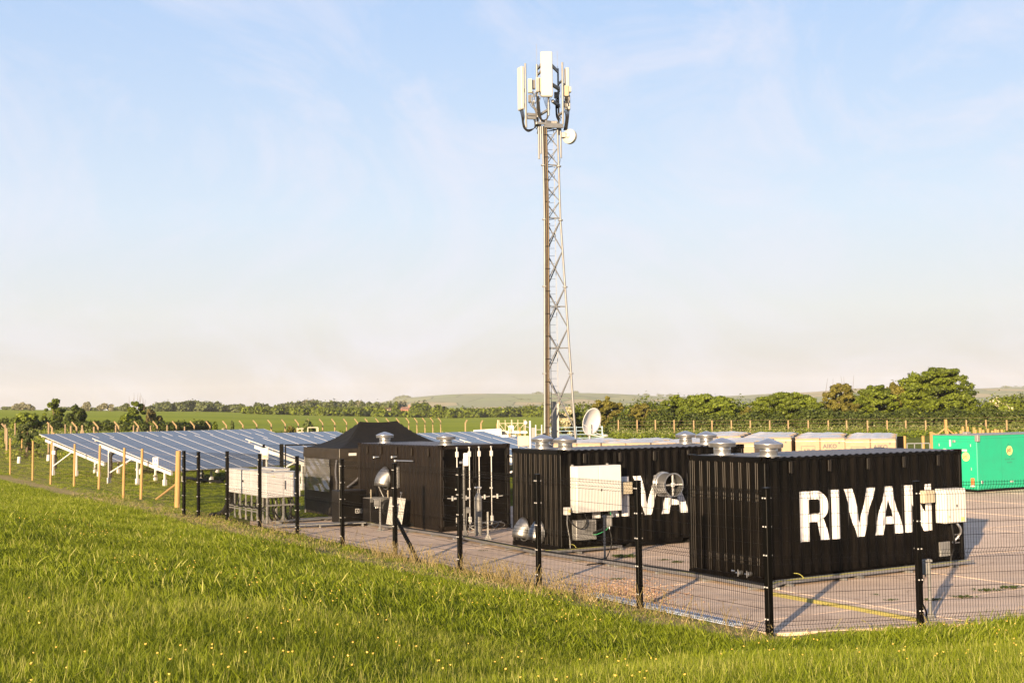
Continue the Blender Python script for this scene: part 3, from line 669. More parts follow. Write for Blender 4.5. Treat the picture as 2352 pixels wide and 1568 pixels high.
def cross_duct(parent, x, z):
    mb = MB(); N = 28; ring = []
    def rg(r, y): return [(x + r * math.cos(2 * PI * k / N), y, z + r * math.sin(2 * PI * k / N)) for k in range(N)]
    prof = [(.335, -.01), (.335, -.03), (.30, -.032), (.30, -.10), (.325, -.105), (.325, -.125), (.30, -.13), (.30, -.50), (.315, -.505), (.315, -.52), (.285, -.52), (.285, -.06)]
    vs = []; fs = []
    for r, y in prof: vs += rg(r, y)
    for i in range(len(prof) - 1):
        for k in range(N): fs.append((i * N + k, i * N + (k + 1) % N, (i + 1) * N + (k + 1) % N, (i + 1) * N + k))
    mb.add(vs, fs); o = mb.build('round_duct', 'galv', parent, smooth=True)
    c = MB(); c.box(x - .285, x + .285, -.475, -.445, z - .015, z + .015); c.box(x - .015, x + .015, -.475, -.445, z - .285, z + .285); c.cbox(x - .05, x + .05, -.49, -.44, z - .05, z + .05, .01); c.build('cross_vane', 'alu_frame', o)
    d = MB(); d.lathe([(.29, 0), (.29, .01)], 28).xf(Matrix.Translation((x, -.05, z)) @ Matrix.Rotation(PI / 2, 4, 'X')); d.build('backing_disc', 'black_steel', o)
    b = MB()
    for k in range(16):
        a = 2 * PI * k / 16; b.box(x + .318 * math.cos(a) - .01, x + .318 * math.cos(a) + .01, -.045, -.03, z + .318 * math.sin(a) - .01, z + .318 * math.sin(a) + .01)
    b.build('rivets', 'galv_dull', o, kind='stuff')
    return o
mat('vent_black', (0.005, 0.004, 0.0032), 0.45, spec=0.2)
# third container (nearest)
c3, pr = container('black container nearest the fence, whole white word RIVAN and white box at its right end', (5.09, 26.18), .56, ['near'])
paint_letters(c3, pr)
for x in (.72, 1.84, 3.0, 4.12, 5.24): small_vent(c3, x, 2.36, m_='vent_black')
vent_cap(c3, .48, .38); vent_cap(c3, .55, 1.9)
wb = elec_box(c3, 'control_box', 5.10, 5.78, .97, 1.73, .27, doors=1)
MB().cbox(5.17, 5.22, -.31, -.288, 1.10, 1.15, .01).build('knob', 'beige_box', wb)
MB().box(5.60, 5.72, -.291, -.288, 1.0, 1.09).build('warning_sticker', 'yellow_logo', wb)
elec_box(c3, 'junction_box', 4.55, 4.88, 1.44, 1.72, .17, 'beige_box', lock=False)
lv = MB(); lv.cbox(5.17, 5.50, -.05, 0, .22, .54, .006); 
for k in range(5): lv.box(5.19, 5.48, -.056, -.05, .27 + k * .05, .295 + k * .05)
lv.build('louvre', 'galv_dull', c3)
tube_obj(c3, 'cable', [(5.42, -.16, .97), (5.45, -.17, .8), (5.5, -.16, .55), (5.52, -.12, .35), (5.46, -.1, .2), (5.44, -.1, .05)], .022, 'black_rubber')
tube_obj(c3, 'cable', [(5.6, -.14, .97), (5.66, -.2, .85), (5.72, -.16, .72), (5.66, -.08, .58), (5.58, -.05, .5)], .028, 'galv')
pp = MB()
for k in range(3): pp.beam((5.62, -.07, .5 + k * .09), (5.80, -.07, .5 + k * .09), .02)
pp.build('pipe_stub', 'galv', c3)
for yy in (.77, .50):
    v = MB(); v.tube([(-.07, yy, .19), (.02, yy, .19)], .045, 12); v.tube([(-.08, yy - .07, .19), (-.08, yy + .07, .19)], .014, 6); v.tube([(-.09, yy, .12), (-.09, yy, .26)], .012, 6); v.build('valve', 'galv', c3)
MB().tube([(-.03, .93, .21), (-.03, 1.03, .21)], .02, 8).build('valve', 'galv', c3)
tube_obj(c3, 'earth_cable', [(.72, -.02, .2), (.78, -.10, .19), (.85, -.15, .12), (.88, -.18, .02)], .009, 'yellow_wire', 6)
MB().box(-.012, .0, 1.85, 2.1, .0, .05).build('rust_patch', 'rust', c3)
# second container
c2, pr = container('black container in the middle, big white control box and round duct over its white letters', (1.18, 32.73), .53, ['near'])
paint_letters(c2, pr)
for x in (.75, 1.86, 2.97, 4.1, 5.2): small_vent(c2, x, 2.36, m_='vent_black')
for x, y in ((.42, .40), (.62, 1.85), (5.62, 1.1), (5.7, 2.15)): vent_cap(c2, x, y)
wb = elec_box(c2, 'control_box', .29, 1.66, 1.0, 2.17, .30, doors=2, lock=False)
MB().box(1.02, 1.045, -.33, -.317, 1.52, 1.58).build('lock', 'black_plastic', wb)
for x in (.32, 1.4): MB().cbox(x, x + .05, -.06, -.0, 2.17, 2.21, .005).build('bracket', 'galv_dull', wb)
elec_box(c2, 'junction_box', 1.74, 2.10, 1.40, 1.71, .18, 'beige_box', lock=False)
iso = MB().cbox(.07, .21, -.14, -.004, .95, 1.14, .008).build('isolator', 'white_box', c2)
MB().lathe([(.035, 0), (.035, .03), (.02, .04)], 14).xf(Matrix.Translation((.16, -.14, 1.05)) @ Matrix.Rotation(PI / 2, 4, 'X')).build('knob', 'yellow_logo', iso)
pf = MB().cbox(.32, .93, -.22, 0, .30, .80, .01).build('heat_exchanger', 'galv_dull', c2)
hl = MB()
for i in range(8):
    for j in range(7): hl.box(.58 + i * .04, .602 + i * .04, -.2245, -.2215, .50 + j * .038, .522 + j * .038)
hl.build('perforation', 'dark_void', pf, kind='stuff')
tube_obj(c2, 'cable', [(.13, -.1, .95), (.11, -.12, .7), (.16, -.14, .35), (.14, -.2, .05)], .012, 'galv_dull')
tube_obj(c2, 'cable', [(.6, -.18, 1.0), (.58, -.3, .75), (.4, -.3, .6), (.2, -.16, .75), (.15, -.08, .95)], .014, 'black_rubber')
tube_obj(c2, 'cable', [(1.33, -.2, 1.0), (1.3, -.26, .8), (1.15, -.3, .6), (.95, -.28, .52), (.8, -.26, .46)], .03, 'black_rubber')
tube_obj(c2, 'earth_cable', [(1.36, -.2, 1.0), (1.34, -.29, .82), (1.18, -.34, .56), (.9, -.31, .44), (.8, -.25, .43)], .01, 'green_wire', 6)
tube_obj(c2, 'earth_cable', [(.22, -.02, .2), (.3, -.1, .19), (.36, -.14, .1), (.37, -.15, .01)], .009, 'yellow_wire', 6)
hood(c2, -.02, 1.80, .45, -PI / 2, .92); hood(c2, -.02, 1.03, .44, -PI / 2, .92)
cross_duct(c2, 3.20, 1.60)
# first container: doors face right, long side towards the fence (mirror of the others: x axis of its frame runs away from us)
c1, pr1 = None, None
def door_container(label, loc, a):
    """frame: x along the door end (30 degree direction), y along the length, origin at the nearest bottom corner"""
    t, pr = container(label, (0, 0), 0, [], 'black_dusty', rib=.016)
    return t, pr
c1, pr1 = door_container('black container with its closed double doors facing right, beside the black tent', (-2.2, 38.75), .54)
# the builder's frame is x=length, y=width; turn it so the length runs away along l and the width along s
c1.rotation_euler = (0, 0, .54 + PI / 2); c1.scale = (1, 1, 1)
s1 = Vector((math.cos(.54), math.sin(.54), 0)); l1 = Vector((-math.sin(.54), math.cos(.54), 0))
c1.location = Vector((-2.2, 38.75, 0)) + s1 * CW          # in this frame +y points to -s, +x along l; origin = right bottom corner of the door end
def D(x): return CW - x                                   # distance from the near corner along the door end -> local y
dm = 'black_steel'
for k, (a, b_) in enumerate(((.10, CW / 2 - .006), (CW / 2 + .006, CW - .10))):
    y0, y1 = D(b_), D(a)
    dr = MB(); dr.box(.035, .06, y0, y1, .155, CHT - .13); o = dr.build('door', dm, c1)
    fr_ = MB()
    for z0, z1 in ((.155, .25), (CHT - .23, CHT - .13)): fr_.cbox(.012, .035, y0, y1, z0, z1, .005)
    for q0, q1 in ((y0, y0 + .07), (y1 - .07, y1)): fr_.cbox(.010, .034, q0, q1, .155, CHT - .13, .005)
    fr_.build('door_frame', dm, o)
    for z in (.52, .98, 1.46, 1.92): MB().cbox(.016, .036, y0 + .07, y1 - .07, z, z + .10, .012).build('rib', dm, o)
    gs = MB(); gs.tube([(.008, y0 + .004, .16), (.008, y0 + .004, CHT - .14)], .01, 6); gs.tube([(.008, y1 - .004, .16), (.008, y1 - .004, CHT - .14)], .01, 6); gs.build('gasket', 'black_rubber', o)
for x in (.54, .97, 1.31, 1.74):
    y = D(x); lb = MB(); lb.tube([(-.045, y, .17), (-.045, y, CHT - .08)], .0155, 10); o = lb.build('locking_bar', 'white_frame', c1, smooth=True)
    for z in (.32, 2.30): MB().cbox(-.072, .012, y - .05, y + .03, z - .08, z + .09, .01).build('bar_guide', 'white_frame', o)
    for z in (1.25,): MB().cbox(-.066, .012, y - .03, y + .05, z - .025, z + .025, .006).build('bar_bracket', 'white_frame', o)
    MB().cbox(-.07, .0, y - .03, y + .03, CHT - .10, CHT - .06, .006).build('cam_keeper', 'galv', o); MB().cbox(-.07, .0, y - .03, y + .03, .14, .18, .006).build('cam_keeper', 'galv', o)
for x0, x1 in ((.54, .20), (.97, .68), (1.31, 1.66), (1.74, 2.12)):
    h_ = MB(); ya, yb = D(x0), D(x1); h_.beam((-.07, ya, .98), (-.055, yb, 1.0), .028, .02); h_.cbox(-.085, -.02, (ya + yb) / 2 - .02, (ya + yb) / 2 + .02, .92, 1.06, .006); h_.cbox(-.08, -.03, (ya * .8 + yb * .2) - .05, (ya * .8 + yb * .2) + .05, .955, 1.015, .006)
    h_.build('handle', 'white_frame', c1)
for x in (.09, CW - .09):
    for z in (.4, .95, 1.6, 2.2): MB().cbox(-.02, .02, D(x) - .05, D(x) + .05, z - .05, z + .05, .008).build('hinge', 'black_steel', c1)
MB().cbox(-.03, .01, D(1.24), D(1.06), 1.42, 1.56, .01).build('lock_cover', 'black_steel', c1)
# its long side lies in the plane local y = CW, seen from outside
def LS(parent, mb, y, z, name, m, smooth=False):
    """place a shape made in an x-z wall frame (facing -Y) on the fence side of the first container at distance y along it"""
    mb.xf(Matrix.Translation((y, CW, z)) @ Matrix.Rotation(PI, 4, 'Z')); return mb.build(name, m, parent, smooth=smooth)
for y in (.8, 1.93, 3.04, 4.19, 5.27):
    o = small_vent(c1, y, 2.36, CW, PI)
vent_cap(c1, .42, CW - .42); vent_cap(c1, 5.2, CW - .62)
hd = hood(c1, 3.78, CW + .02, 1.45, PI, 1.1)
vn = MB(); vn.cbox(-.04, .04, -.10, 0, -.34, .34, .01); LS(c1, vn, 2.84, 1.54, 'guide_channel', 'galv')
tube_obj(c1, 'drain_hose', [(3.75, CW + .3, 1.22), (3.68, CW + .2, .95), (3.6, CW + .12, .72), (3.42, CW + .1, .5)], .02, 'galv_dull')
for y, z, L in ((4.35, 2.13, .35), (3.0, 2.17, .32), (2.3, 2.06, 1.25)):
    q = MB(); q.tube([(-L / 2, -.09, 0), (L / 2, -.09, .02)], .022, 8); q.tube([(-L / 2, 0, 0), (-L / 2, -.09, 0)], .025, 8); q.cbox(-L / 2 - .04, -L / 2 + .04, -.13, -.05, -.035, .035, .008); LS(c1, q, y, z, 'pipe_stub', 'galv')

def stand(label, loc, h, rz=0, box=True, name='equipment_stand', cat='stand'):
    t = thing(name, label, cat, (loc[0], loc[1], 0), rz)
    MB().cbox(-.022, .022, -.022, .022, 0.008, h, .003).build('upright', 'galv_dull', t)
    f = MB(); f.box(-.11, .11, -.09, .09, 0, .008); f.add([(-.10, -.003, .008), (.10, -.003, .008), (.022, -.003, .16), (-.022, -.003, .16), (-.10, .003, .008), (.10, .003, .008), (.022, .003, .16), (-.022, .003, .16)], [(0, 1, 2, 3), (7, 6, 5, 4), (1, 5, 6, 2), (0, 3, 7, 4)]); f.build('foot_plate', 'galv_dull', t)
    if box:
        b = MB().cbox(.03, .17, -.08, .04, h - .26, h - .06, .008).build('junction_box', 'galv_dull', t); MB().cbox(-.05, .20, -.03, .03, h - .05, h - .01, .004).build('arm', 'galv_dull', t)
        MB().tube([(.06, -.02, h - .3), (.06, -.02, h - .26)], .015, 6).build('gland', 'galv', b); MB().tube([(.12, -.02, h - .32), (.12, -.02, h - .26)], .015, 6).build('gland', 'galv', b)
    return t
sA = stand('thin grey metal stand with a small box beside the black compressor', (-4.1, 39.45), 1.0, R(200))
sB = stand('grey metal stand with a small box in front of the middle container', (2.11, 30.37), 1.12, R(10))
tube_obj(sB, 'cable', [(.12, -.02, .8), (.16, -.05, .5), (.06, -.06, .2), (-.1, -.1, .04), (-.5, -.3, .02)], .014, 'black_rubber')
sC = stand('grey metal stand with a socket box close behind the fence corner on the right', (6.95, 21.75), 1.02, R(190))
tube_obj(sC, 'cable', [(.1, -.02, .7), (.15, -.05, .4), (.05, -.06, .15), (.02, -.1, .02)], .016, 'black_rubber')
sD = stand('short bare grey strut post in front of the container doors', (-.75, 36.3), .78, 0, False)
# antenna mast by the door container
am = thing('antenna_pole', 'slim strut pole carrying a flat white antenna in front of the container doors', 'antenna', (-1.43, 36.75, 0), R(20))
MB().cbox(-.02, .02, -.02, .02, 0, 2.25, .003).build('pole', 'galv_dull', am)
MB().cbox(.03, .07, -.02, .02, .0, .85, .003).build('strut', 'galv_dull', am)
f = MB(); f.box(-.1, .16, -.08, .08, 0, .008); f.add([(-.08, 0, .008), (.16, 0, .008), (.07, 0, .18), (.0, 0, .18)], [(0, 1, 2, 3)]); f.build('foot_plate', 'galv_dull', am)
MB().cbox(-.02, .135, -.09, -.04, 2.05, 2.42, .02).build('antenna_panel', 'white_paint', am)
MB().cbox(-.12, .03, -.04, .02, 2.12, 2.18, .006).build('clamp', 'galv', am)
tube_obj(am, 'cable', [(.07, -.05, 2.06), (.05, -.03, 1.9), (.03, -.03, 1.5), (.035, -.03, .4), (.1, -.05, .1), (-.2, -.15, .03), (-.5, 0, .02)], .009, 'black_rubber')
MB().cbox(.05, .17, -.10, -.01, .72, .88, .006).build('junction_box', 'galv_dull', am)
cy = thing('gas_cylinder', 'tall grey gas cylinder with a brass regulator standing at the container doors', 'gas cylinder', (-1.05, 37.6, 0))
MB().lathe([(.11, 0), (.115, .02), (.115, 1.02), (.10, 1.12), (.05, 1.20), (.035, 1.24), (.035, 1.3)], 18).build('body', 'galv_dull', cy, smooth=True)
MB().tube([(0, 0, 1.3), (0, 0, 1.42)], .02, 8).tube([(-.1, 0, 1.38), (.1, 0, 1.38)], .03, 10).build('regulator', 'galv', cy)
co = MB()
for k in range(4):
    co.tube([(math.cos(t) * (.42 + .06 * k) + .05 * k, math.sin(t) * .2, .12 + .12 * math.sin(t + k) + .1 * abs(math.sin(t / 2 + k * .8))) for t in np.linspace(.3 * k, .3 * k + 2 * PI, 22)], .011, 6, caps=False)
o = co.build('cable_coil', 'galv_dull', smooth=True); o.location = (-.95, 38.2, 0); o.rotation_euler = (0, 0, .5); tag(o, 'loosely coiled grey cable lying below the container doors', 'cable')

# heater cabinet, compressor, leaning sheet
hc = thing('heater_cabinet', 'black upright equipment cabinet on castors in front of the tent corner', 'cabinet', (-5.6, 41.35, 0), .54)
MB().cbox(0, .98, 0, .62, .09, 1.12, .015).build('housing', 'black_plastic', hc)
MB().cbox(.03, .95, -.012, -.001, .14, 1.07, .01).build('front_panel', 'black_steel', hc)
lg = MB()
for q in (0, .17):
    lg.box(.55 + q, .69 + q, -.016, -.0125, .38, .40); lg.box(.55 + q, .69 + q, -.016, -.0125, .50, .52); lg.box(.55 + q, .57 + q, -.016, -.0125, .40, .50); lg.box(.67 + q, .69 + q, -.016, -.0125, .40, .50)
    lg.box(.60 + q, .64 + q, -.016, -.0125, .43, .47)
lg.build('symbol', 'sign_white', hc, kind='stuff')
for x, y in ((.08, .06), (.9, .06), (.08, .56), (.9, .56)): MB().tube([(x, y - .02, .045), (x, y + .02, .045)], .045, 12).build('castor', 'black_rubber', hc)
cp = thing('air_compressor', 'low black ribbed unit with a round fan guard beside the equipment cabinet', 'compressor', (-4.6, 41.2, 0), .54)
MB().cbox(0, .75, 0, .6, .05, .86, .01).build('housing', 'black_plastic', cp)
r_ = MB()
for k in range(18): r_.box(.01 + k * .041, .03 + k * .041, -.012, 0, .75, .86); r_.box(.01 + k * .041, .03 + k * .041, -.01, .6, .86, .873)
r_.build('fins', 'galv_dull', cp, kind='stuff')
MB().lathe([(.27, 0), (.27, .12), (.24, .15), (.05, .15)], 26).xf(Matrix.Translation((.62, -.02, .56)) @ Matrix.Rotation(PI / 2, 4, 'X')).build('fan_guard', 'black_rubber', cp, smooth=True)
for x, z in ((.08, 1.05), (.68, 1.0)): MB().tube([(x, .1, .86), (x, .1, z + .1)], .018, 8).tube([(x - .04, .1, z), (x + .02, .1, z)], .014, 6).build('valve', 'beige_box', cp)
tube_obj(cp, 'hose', [(.75, .1, .7), (.95, -.1, .72), (1.05, -.2, .5), (.9, -.3, .2), (.6, -.4, .04)], .02, 'black_rubber')
ls_ = thing('leaning_sheet', 'pale grey ribbed metal sheet leaning upright against the container wall', 'metal sheet', tuple(Vector((-2.2, 38.75, 0)) + l1 * 1.85 - s1 * .22), .54 + PI / 2)
pr_ = corr_profile(1.12, .09, .02); vs = []; fs = []
for x, y in pr_: vs += [(x, y + .20, .01), (x, y + .04, .92)]
for k in range(len(pr_) - 1): fs.append((2 * k, 2 * k + 2, 2 * k + 3, 2 * k + 1))
s_o = MB().add(vs, fs).build('sheet', 'galv_dull', ls_); sm = s_o.modifiers.new('t', 'SOLIDIFY'); sm.thickness = .004
MB().tube([(.35, .05, .9), (.36, .02, 1.06)], .012, 6).tube([(.32, .02, 1.08), (.4, .02, 1.08)], .022, 8).build('tap', 'galv', ls_)

# cable trays on the ground with their cables
def tray(label, pts, w=.22, cables=5, cat='cable tray'):
    t = thing('cable_tray', label, cat, (pts[0][0], pts[0][1], 0)); o0 = np.array([pts[0][0], pts[0][1], 0])
    P = [np.array([p[0], p[1], .07]) - o0 for p in pts]
    for a, b_ in zip(P[:-1], P[1:]):
        d = (b_ - a); L = np.linalg.norm(d); d /= L; s_ = np.array([-d[1], d[0], 0])
        mb = MB(); 
        for sgn in (-1, 1): mb.beam(a + s_ * w / 2 * sgn + [0, 0, .02], b_ + s_ * w / 2 * sgn + [0, 0, .02], .012, .055)
        mb.build('side_rail', 'galv', t)
        mb = MB(); mb.beam(a, b_, w, .006); mb.build('tray_bed', 'galv_dull', t)
        for k in range(int(L / 1.5) + 1):
            q = a + d * min(L - .05, .2 + k * 1.5); MB().beam(q - s_ * .17 - [0, 0, .045], q + s_ * .17 - [0, 0, .045], .07, .045).build('foot_block', 'galv_dull', t)
    for k in range(cables):
        off = (k - (cables - 1) / 2) * .045; c = []
        for i, q in enumerate(P):
            d = P[min(i + 1, len(P) - 1)] - P[max(i - 1, 0)]; d /= np.linalg.norm(d); s_ = np.array([-d[1], d[0], 0]); c.append(q + s_ * off + [0, 0, .03 + .008 * (k % 2)])
        cc = []
        for a, b_ in zip(c[:-1], c[1:]):
            for f_ in np.linspace(0, 1, 7)[:-1]: cc.append(a + (b_ - a) * f_ + [0, rnd.uniform(-.015, .015), rnd.uniform(0, .015)])
        cc.append(c[-1]); MB().tube(cc, .016 if k else .009, 6).build('cable', 'yellow_wire' if k == 0 else 'black_rubber', t, smooth=True)
    return t
tray('long galvanised cable tray running along the whole yard behind the fence', [(-5.3, 42.6), (-4.0, 40.2), (-1.55, 36.4), (.55, 32.3), (2.3, 29.8), (3.97, 27.2), (4.95, 25.35)])
tray('short cable tray under the long side of the middle container', [(.75, 32.3), (1.4, 32.5), (2.7, 33.35)], cables=2)
tray('pale cable tray along the foot of the nearest container', [(4.98, 25.5), (5.3, 26.05), (7.0, 27.1), (10.25, 29.15)], w=.2, cables=1)
yr = MB(); pts = [gp(1768, 1364), gp(1850, 1379), gp(1960, 1398), gp(2110, 1426)]
vs = []; fs = []
for k, q in enumerate(pts):
    d = (pts[min(k + 1, 3)] - pts[max(k - 1, 0)]); d /= np.linalg.norm(d); s_ = np.array([-d[1], d[0], 0])
    for o_, z in ((-.09, .0), (-.04, .05), (.04, .05), (.09, .0)): vs.append(q + s_ * o_ + [0, 0, z])
for k in range(3):
    for j in range(3): fs.append((k * 4 + j, k * 4 + j + 1, (k + 1) * 4 + j + 1, (k + 1) * 4 + j))
o = yr.add(vs, fs).build('cable_ramp', 'yellow_rubber'); tag(o, 'yellow rubber cable ramp lying across the concrete at the fence corner', 'cable ramp')

# white distribution cabinets on galvanised legs
cb = thing('cabinet_bank', 'bank of white electrical cabinets raised on galvanised legs left of the tent', 'electrical cabinets', (-8.15, 42.4, 0), R(30.3))
def cab(x0, x1, y0, y1, z0, z1, doors, face):
    o = MB().cbox(x0, x1, y0, y1, z0, z1, .012).build('cabinet', 'white_paint', cb)
    MB().cbox(x0 - .02, x1 + .02, y0 - .02, y1 + .02, z1, z1 + .025, .008).build('lid', 'white_box', o)
    for k in range(doors):
        if face == 'y': w = (x1 - x0) / doors; MB().cbox(x0 + k * w + .01, x0 + (k + 1) * w - .01, y0 - .018, y0 - .001, z0 + .02, z1 - .02, .006).build('door', 'white_paint', o)
        else: w = (y1 - y0) / doors; MB().cbox(x0 - .018, x0 - .001, y0 + k * w + .01, y0 + (k + 1) * w - .01, z0 + .02, z1 - .02, .006).build('door', 'white_paint', o)
    return o
a = cab(0, 1.2, 0, .8, .85, 1.66, 2, 'y'); MB().box(.64, .66, -.04, -.018, 1.12, 1.40).build('handle', 'black_plastic', a)
for x in (.2, .82):
    tx = MB()
    for k in range(5): tx.box(x + k * .024, x + k * .024 + .016, -.0205, -.0185, 1.53, 1.56)
    tx.build('small_label', 'yellow_logo', a)
b_ = cab(0.02, .5, .86, 1.62, .87, 1.70, 1, 'x'); b2 = cab(0.02, .5, 1.66, 3.0, .87, 1.68, 1, 'x'); b3 = cab(0.02, .5, 3.04, 4.25, .87, 1.68, 1, 'x')
MB().lathe([(.03, 0), (.03, .04)], 12).xf(Matrix.Translation((-.02, 2.25, 1.32)) @ Matrix.Rotation(-PI / 2, 4, 'Y')).build('lock', 'black_plastic', b2)
cab(.62, 1.15, .86, 2.6, .88, 1.74, 1, 'x')
for x in (.06, .62, 1.12):
    for y in (.06, .74): 
        l_ = MB(); l_.cbox(x - .03, x + .03, y - .03, y + .03, .01, .86, .004); l_.add([(x - .14, y - .005, .0), (x + .14, y - .005, .0), (x + .03, y - .005, .26), (x - .03, y - .005, .26), (x - .14, y + .005, .0), (x + .14, y + .005, .0), (x + .03, y + .005, .26), (x - .03, y + .005, .26)], [(0, 1, 2, 3), (7, 6, 5, 4), (1, 5, 6, 2), (0, 3, 7, 4)]); l_.box(x - .14, x + .14, y - .08, y + .08, 0, .01); l_.build('leg', 'galv_dull', cb)
for y in (1.0, 1.6, 2.2, 2.8, 3.4, 4.1):
    for x in (.06, .46):
        l_ = MB(); l_.cbox(x - .022, x + .022, y - .022, y + .022, .01, .88, .004); l_.add([(x - .004, y - .13, .0), (x - .004, y + .13, .0), (x - .004, y + .022, .24), (x - .004, y - .022, .24), (x + .004, y - .13, .0), (x + .004, y + .13, .0), (x + .004, y + .022, .24), (x + .004, y - .022, .24)], [(0, 1, 2, 3), (7, 6, 5, 4), (1, 5, 6, 2), (0, 3, 7, 4)]); l_.build('leg', 'galv_dull', cb)
for x in (.06, .46):
    for z in (.34, .42): MB().beam((x - .03, .9, z), (x - .03, 4.2, z), .02, .04).build('cross_rail', 'galv_dull', cb)
MB().beam((0, .02, .6), (1.2, .02, .6), .03, .05).build('cross_rail', 'galv_dull', cb)
for k in range(7):
    x = .15 + .14 * k; tube_obj(cb, 'cable', [(x, .3, .86), (x + .05, .25, .6), (x + rnd.uniform(-.1, .1), .2, .3 + rnd.uniform(0, .15)), (x + .15, .3, .12), (x + .3, .5, .08)], .028, 'black_rubber', 7)
for k in range(5):
    y = 1.3 + .6 * k; tube_obj(cb, 'cable', [(.2, y, .88), (.1, y - .1, .7), (-.02, y - .3, .55 + rnd.uniform(-.1, .05)), (.05, y - .6, .45), (.2, y - .8, .6)], .025, 'black_rubber', 7)
for k in range(4): tube_obj(cb, 'duct', [(.1 + .1 * k, 4.2, .86), (.1 + .1 * k, 4.35, .5), (-.1 + .1 * k, 4.45, .12), (-.5, 4.6, .04)], .06, 'black_rubber', 8)
# grated walkway tray
wk = thing('steel_grating', 'flat grey steel grating laid on the concrete between cabinets and tent', 'grating', (*gp(628, 1208, .1)[:2], 0), R(14))
MB().cbox(0, 2.9, 0, .55, .09, .12, .004).build('plate', 'galv_dull', wk)
for x in (.08, 1.45, 2.8):
    MB().box(x - .03, x + .03, .03, .10, 0, .09).build('foot', 'galv_dull', wk); MB().box(x - .03, x + .03, .45, .52, 0, .09).build('foot', 'galv_dull', wk)
wk2 = thing('steel_grating', 'long grey grating running back past the tent from the cabinets', 'grating', (*gp(640, 1196, .1)[:2], 0), R(38))
MB().cbox(0, 3.6, 0, .4, .06, .09, .004).build('plate', 'galv_dull', wk2)
for x in (.1, 1.8, 3.4): MB().box(x - .03, x + .03, .03, .36, 0, .06).build('foot', 'galv_dull', wk2)

# ------------------------------------------------------------------ black pop-up tent
TK = Vector((-6.0, 44.4, 0)); ts = Vector((math.cos(.54), math.sin(.54), 0)); tl = Vector((-math.sin(.54), math.cos(.54), 0)); TL_, TW_, TE = 4.5, 3.25, 2.37
tent = thing('pop_up_tent', 'black pop-up gazebo tent with clear plastic window sheet behind the equipment cabinet', 'tent', TK, .54)
def roof_pt(a, b_):                                       # a along length, b along width, local
    pk = 1.5; 
    za = TE + (3.29 - TE) * min(1, min(a, TL_ - a) / pk); zb = TE + (3.29 - TE) * min(1, min(b_, TW_ - b_) / (TW_ / 2))
    z = min(za, zb); f = (z - TE) / (3.29 - TE); sag = -.16 * math.sin(PI * f) + .012 * math.sin(a * 9 + b_ * 4) * math.sin(b_ * 6) * math.sin(PI * min(1, f)) - (.04 * math.sin(PI * max(0, min(1, (a - pk) / (TL_ - 2 * pk)))) if z > 3.2 else 0)
    return z + sag
NA, NB = 36, 26; vs = []; fs = []
for i in range(NA + 1):
    for j in range(NB + 1):
        a, b_ = TL_ * i / NA, TW_ * j / NB; vs.append((a, b_, roof_pt(a, b_)))
for i in range(NA):
    for j in range(NB): fs.append((i * (NB + 1) + j, (i + 1) * (NB + 1) + j, (i + 1) * (NB + 1) + j + 1, i * (NB + 1) + j + 1))
MB().add(vs, fs).build('canopy', 'tent_cloth', tent)
def cloth_wall(p0, p1, z0, z1, amp, name, m, nx=30, nz=14, off=0.0, seed=0):
    rr = random.Random(seed); ph = [rr.uniform(0, 6) for _ in range(6)]; vs = []; fs = []; d = (Vector(p1) - Vector(p0)); L = d.length; d.normalize(); nn = Vector((d.y, -d.x, 0))
    for i in range(nx + 1):
        for j in range(nz + 1):
            u, w = i / nx, j / nz; w_ = amp * (math.sin(u * 14 + ph[0] + 3 * w) * .5 + math.sin(u * 5 - w * 7 + ph[1]) * .8 + math.sin((u + w) * 22 + ph[2]) * .3) * (1 - w * .6)
            q = Vector(p0) + d * (L * u) + nn * (w_ + off); vs.append((q.x, q.y, z0 + (z1 - z0) * w))
    for i in range(nx):
        for j in range(nz): fs.append((i * (nz + 1) + j, (i + 1) * (nz + 1) + j, (i + 1) * (nz + 1) + j + 1, i * (nz + 1) + j + 1))
    return MB().add(vs, fs).build(name, m, tent, smooth=True)
cs_ = [(0, 0, 0), (TL_, 0, 0), (TL_, TW_, 0), (0, TW_, 0)]
for k in range(4):
    a, b_ = cs_[k], cs_[(k + 1) % 4]
    cloth_wall(a, b_, TE - .34, TE + .01, .012, 'valance', 'tent_wall', 24, 4, .02, k)
    cloth_wall(a, b_, .03, TE - .3, .035, 'side_wall', 'tent_wall', 30, 14, -.02, k + 9)
    MB().cbox(a[0] - .025 + (.03 if a[0] == 0 else -.03), a[0] + .025 + (.03 if a[0] == 0 else -.03), a[1] - .025 + (.03 if a[1] == 0 else -.03), a[1] + .025 + (.03 if a[1] == 0 else -.03), 0, TE, .004).build('leg', 'galv_dull', tent)
cloth_wall((0, 2.95, 0), (0, 0.75, 0), .86, 2.0, .03, 'window_sheet', 'clear_sheet', 40, 24, .05, 33)
MB().box(.33, .62, -.045, -.04, 2.13, 2.22).build('tag', 'sign_white', tent)
fl = MB(); fl.tube(catmull([(-.05, .12, 2.0), (-.09, .14, 1.6), (-.07, .1, 1.2), (-.06, .15, .9)], 6), .03, 8); fl.build('rolled_flap', 'clear_sheet', tent, smooth=True)
fl = MB(); fl.tube(catmull([(1.15, -.1, 1.9), (.85, -.12, 1.6), (.6, -.1, 1.3), (.25, -.08, 1.05)], 6), .035, 8); fl.build('rolled_flap', 'clear_sheet', tent, smooth=True)

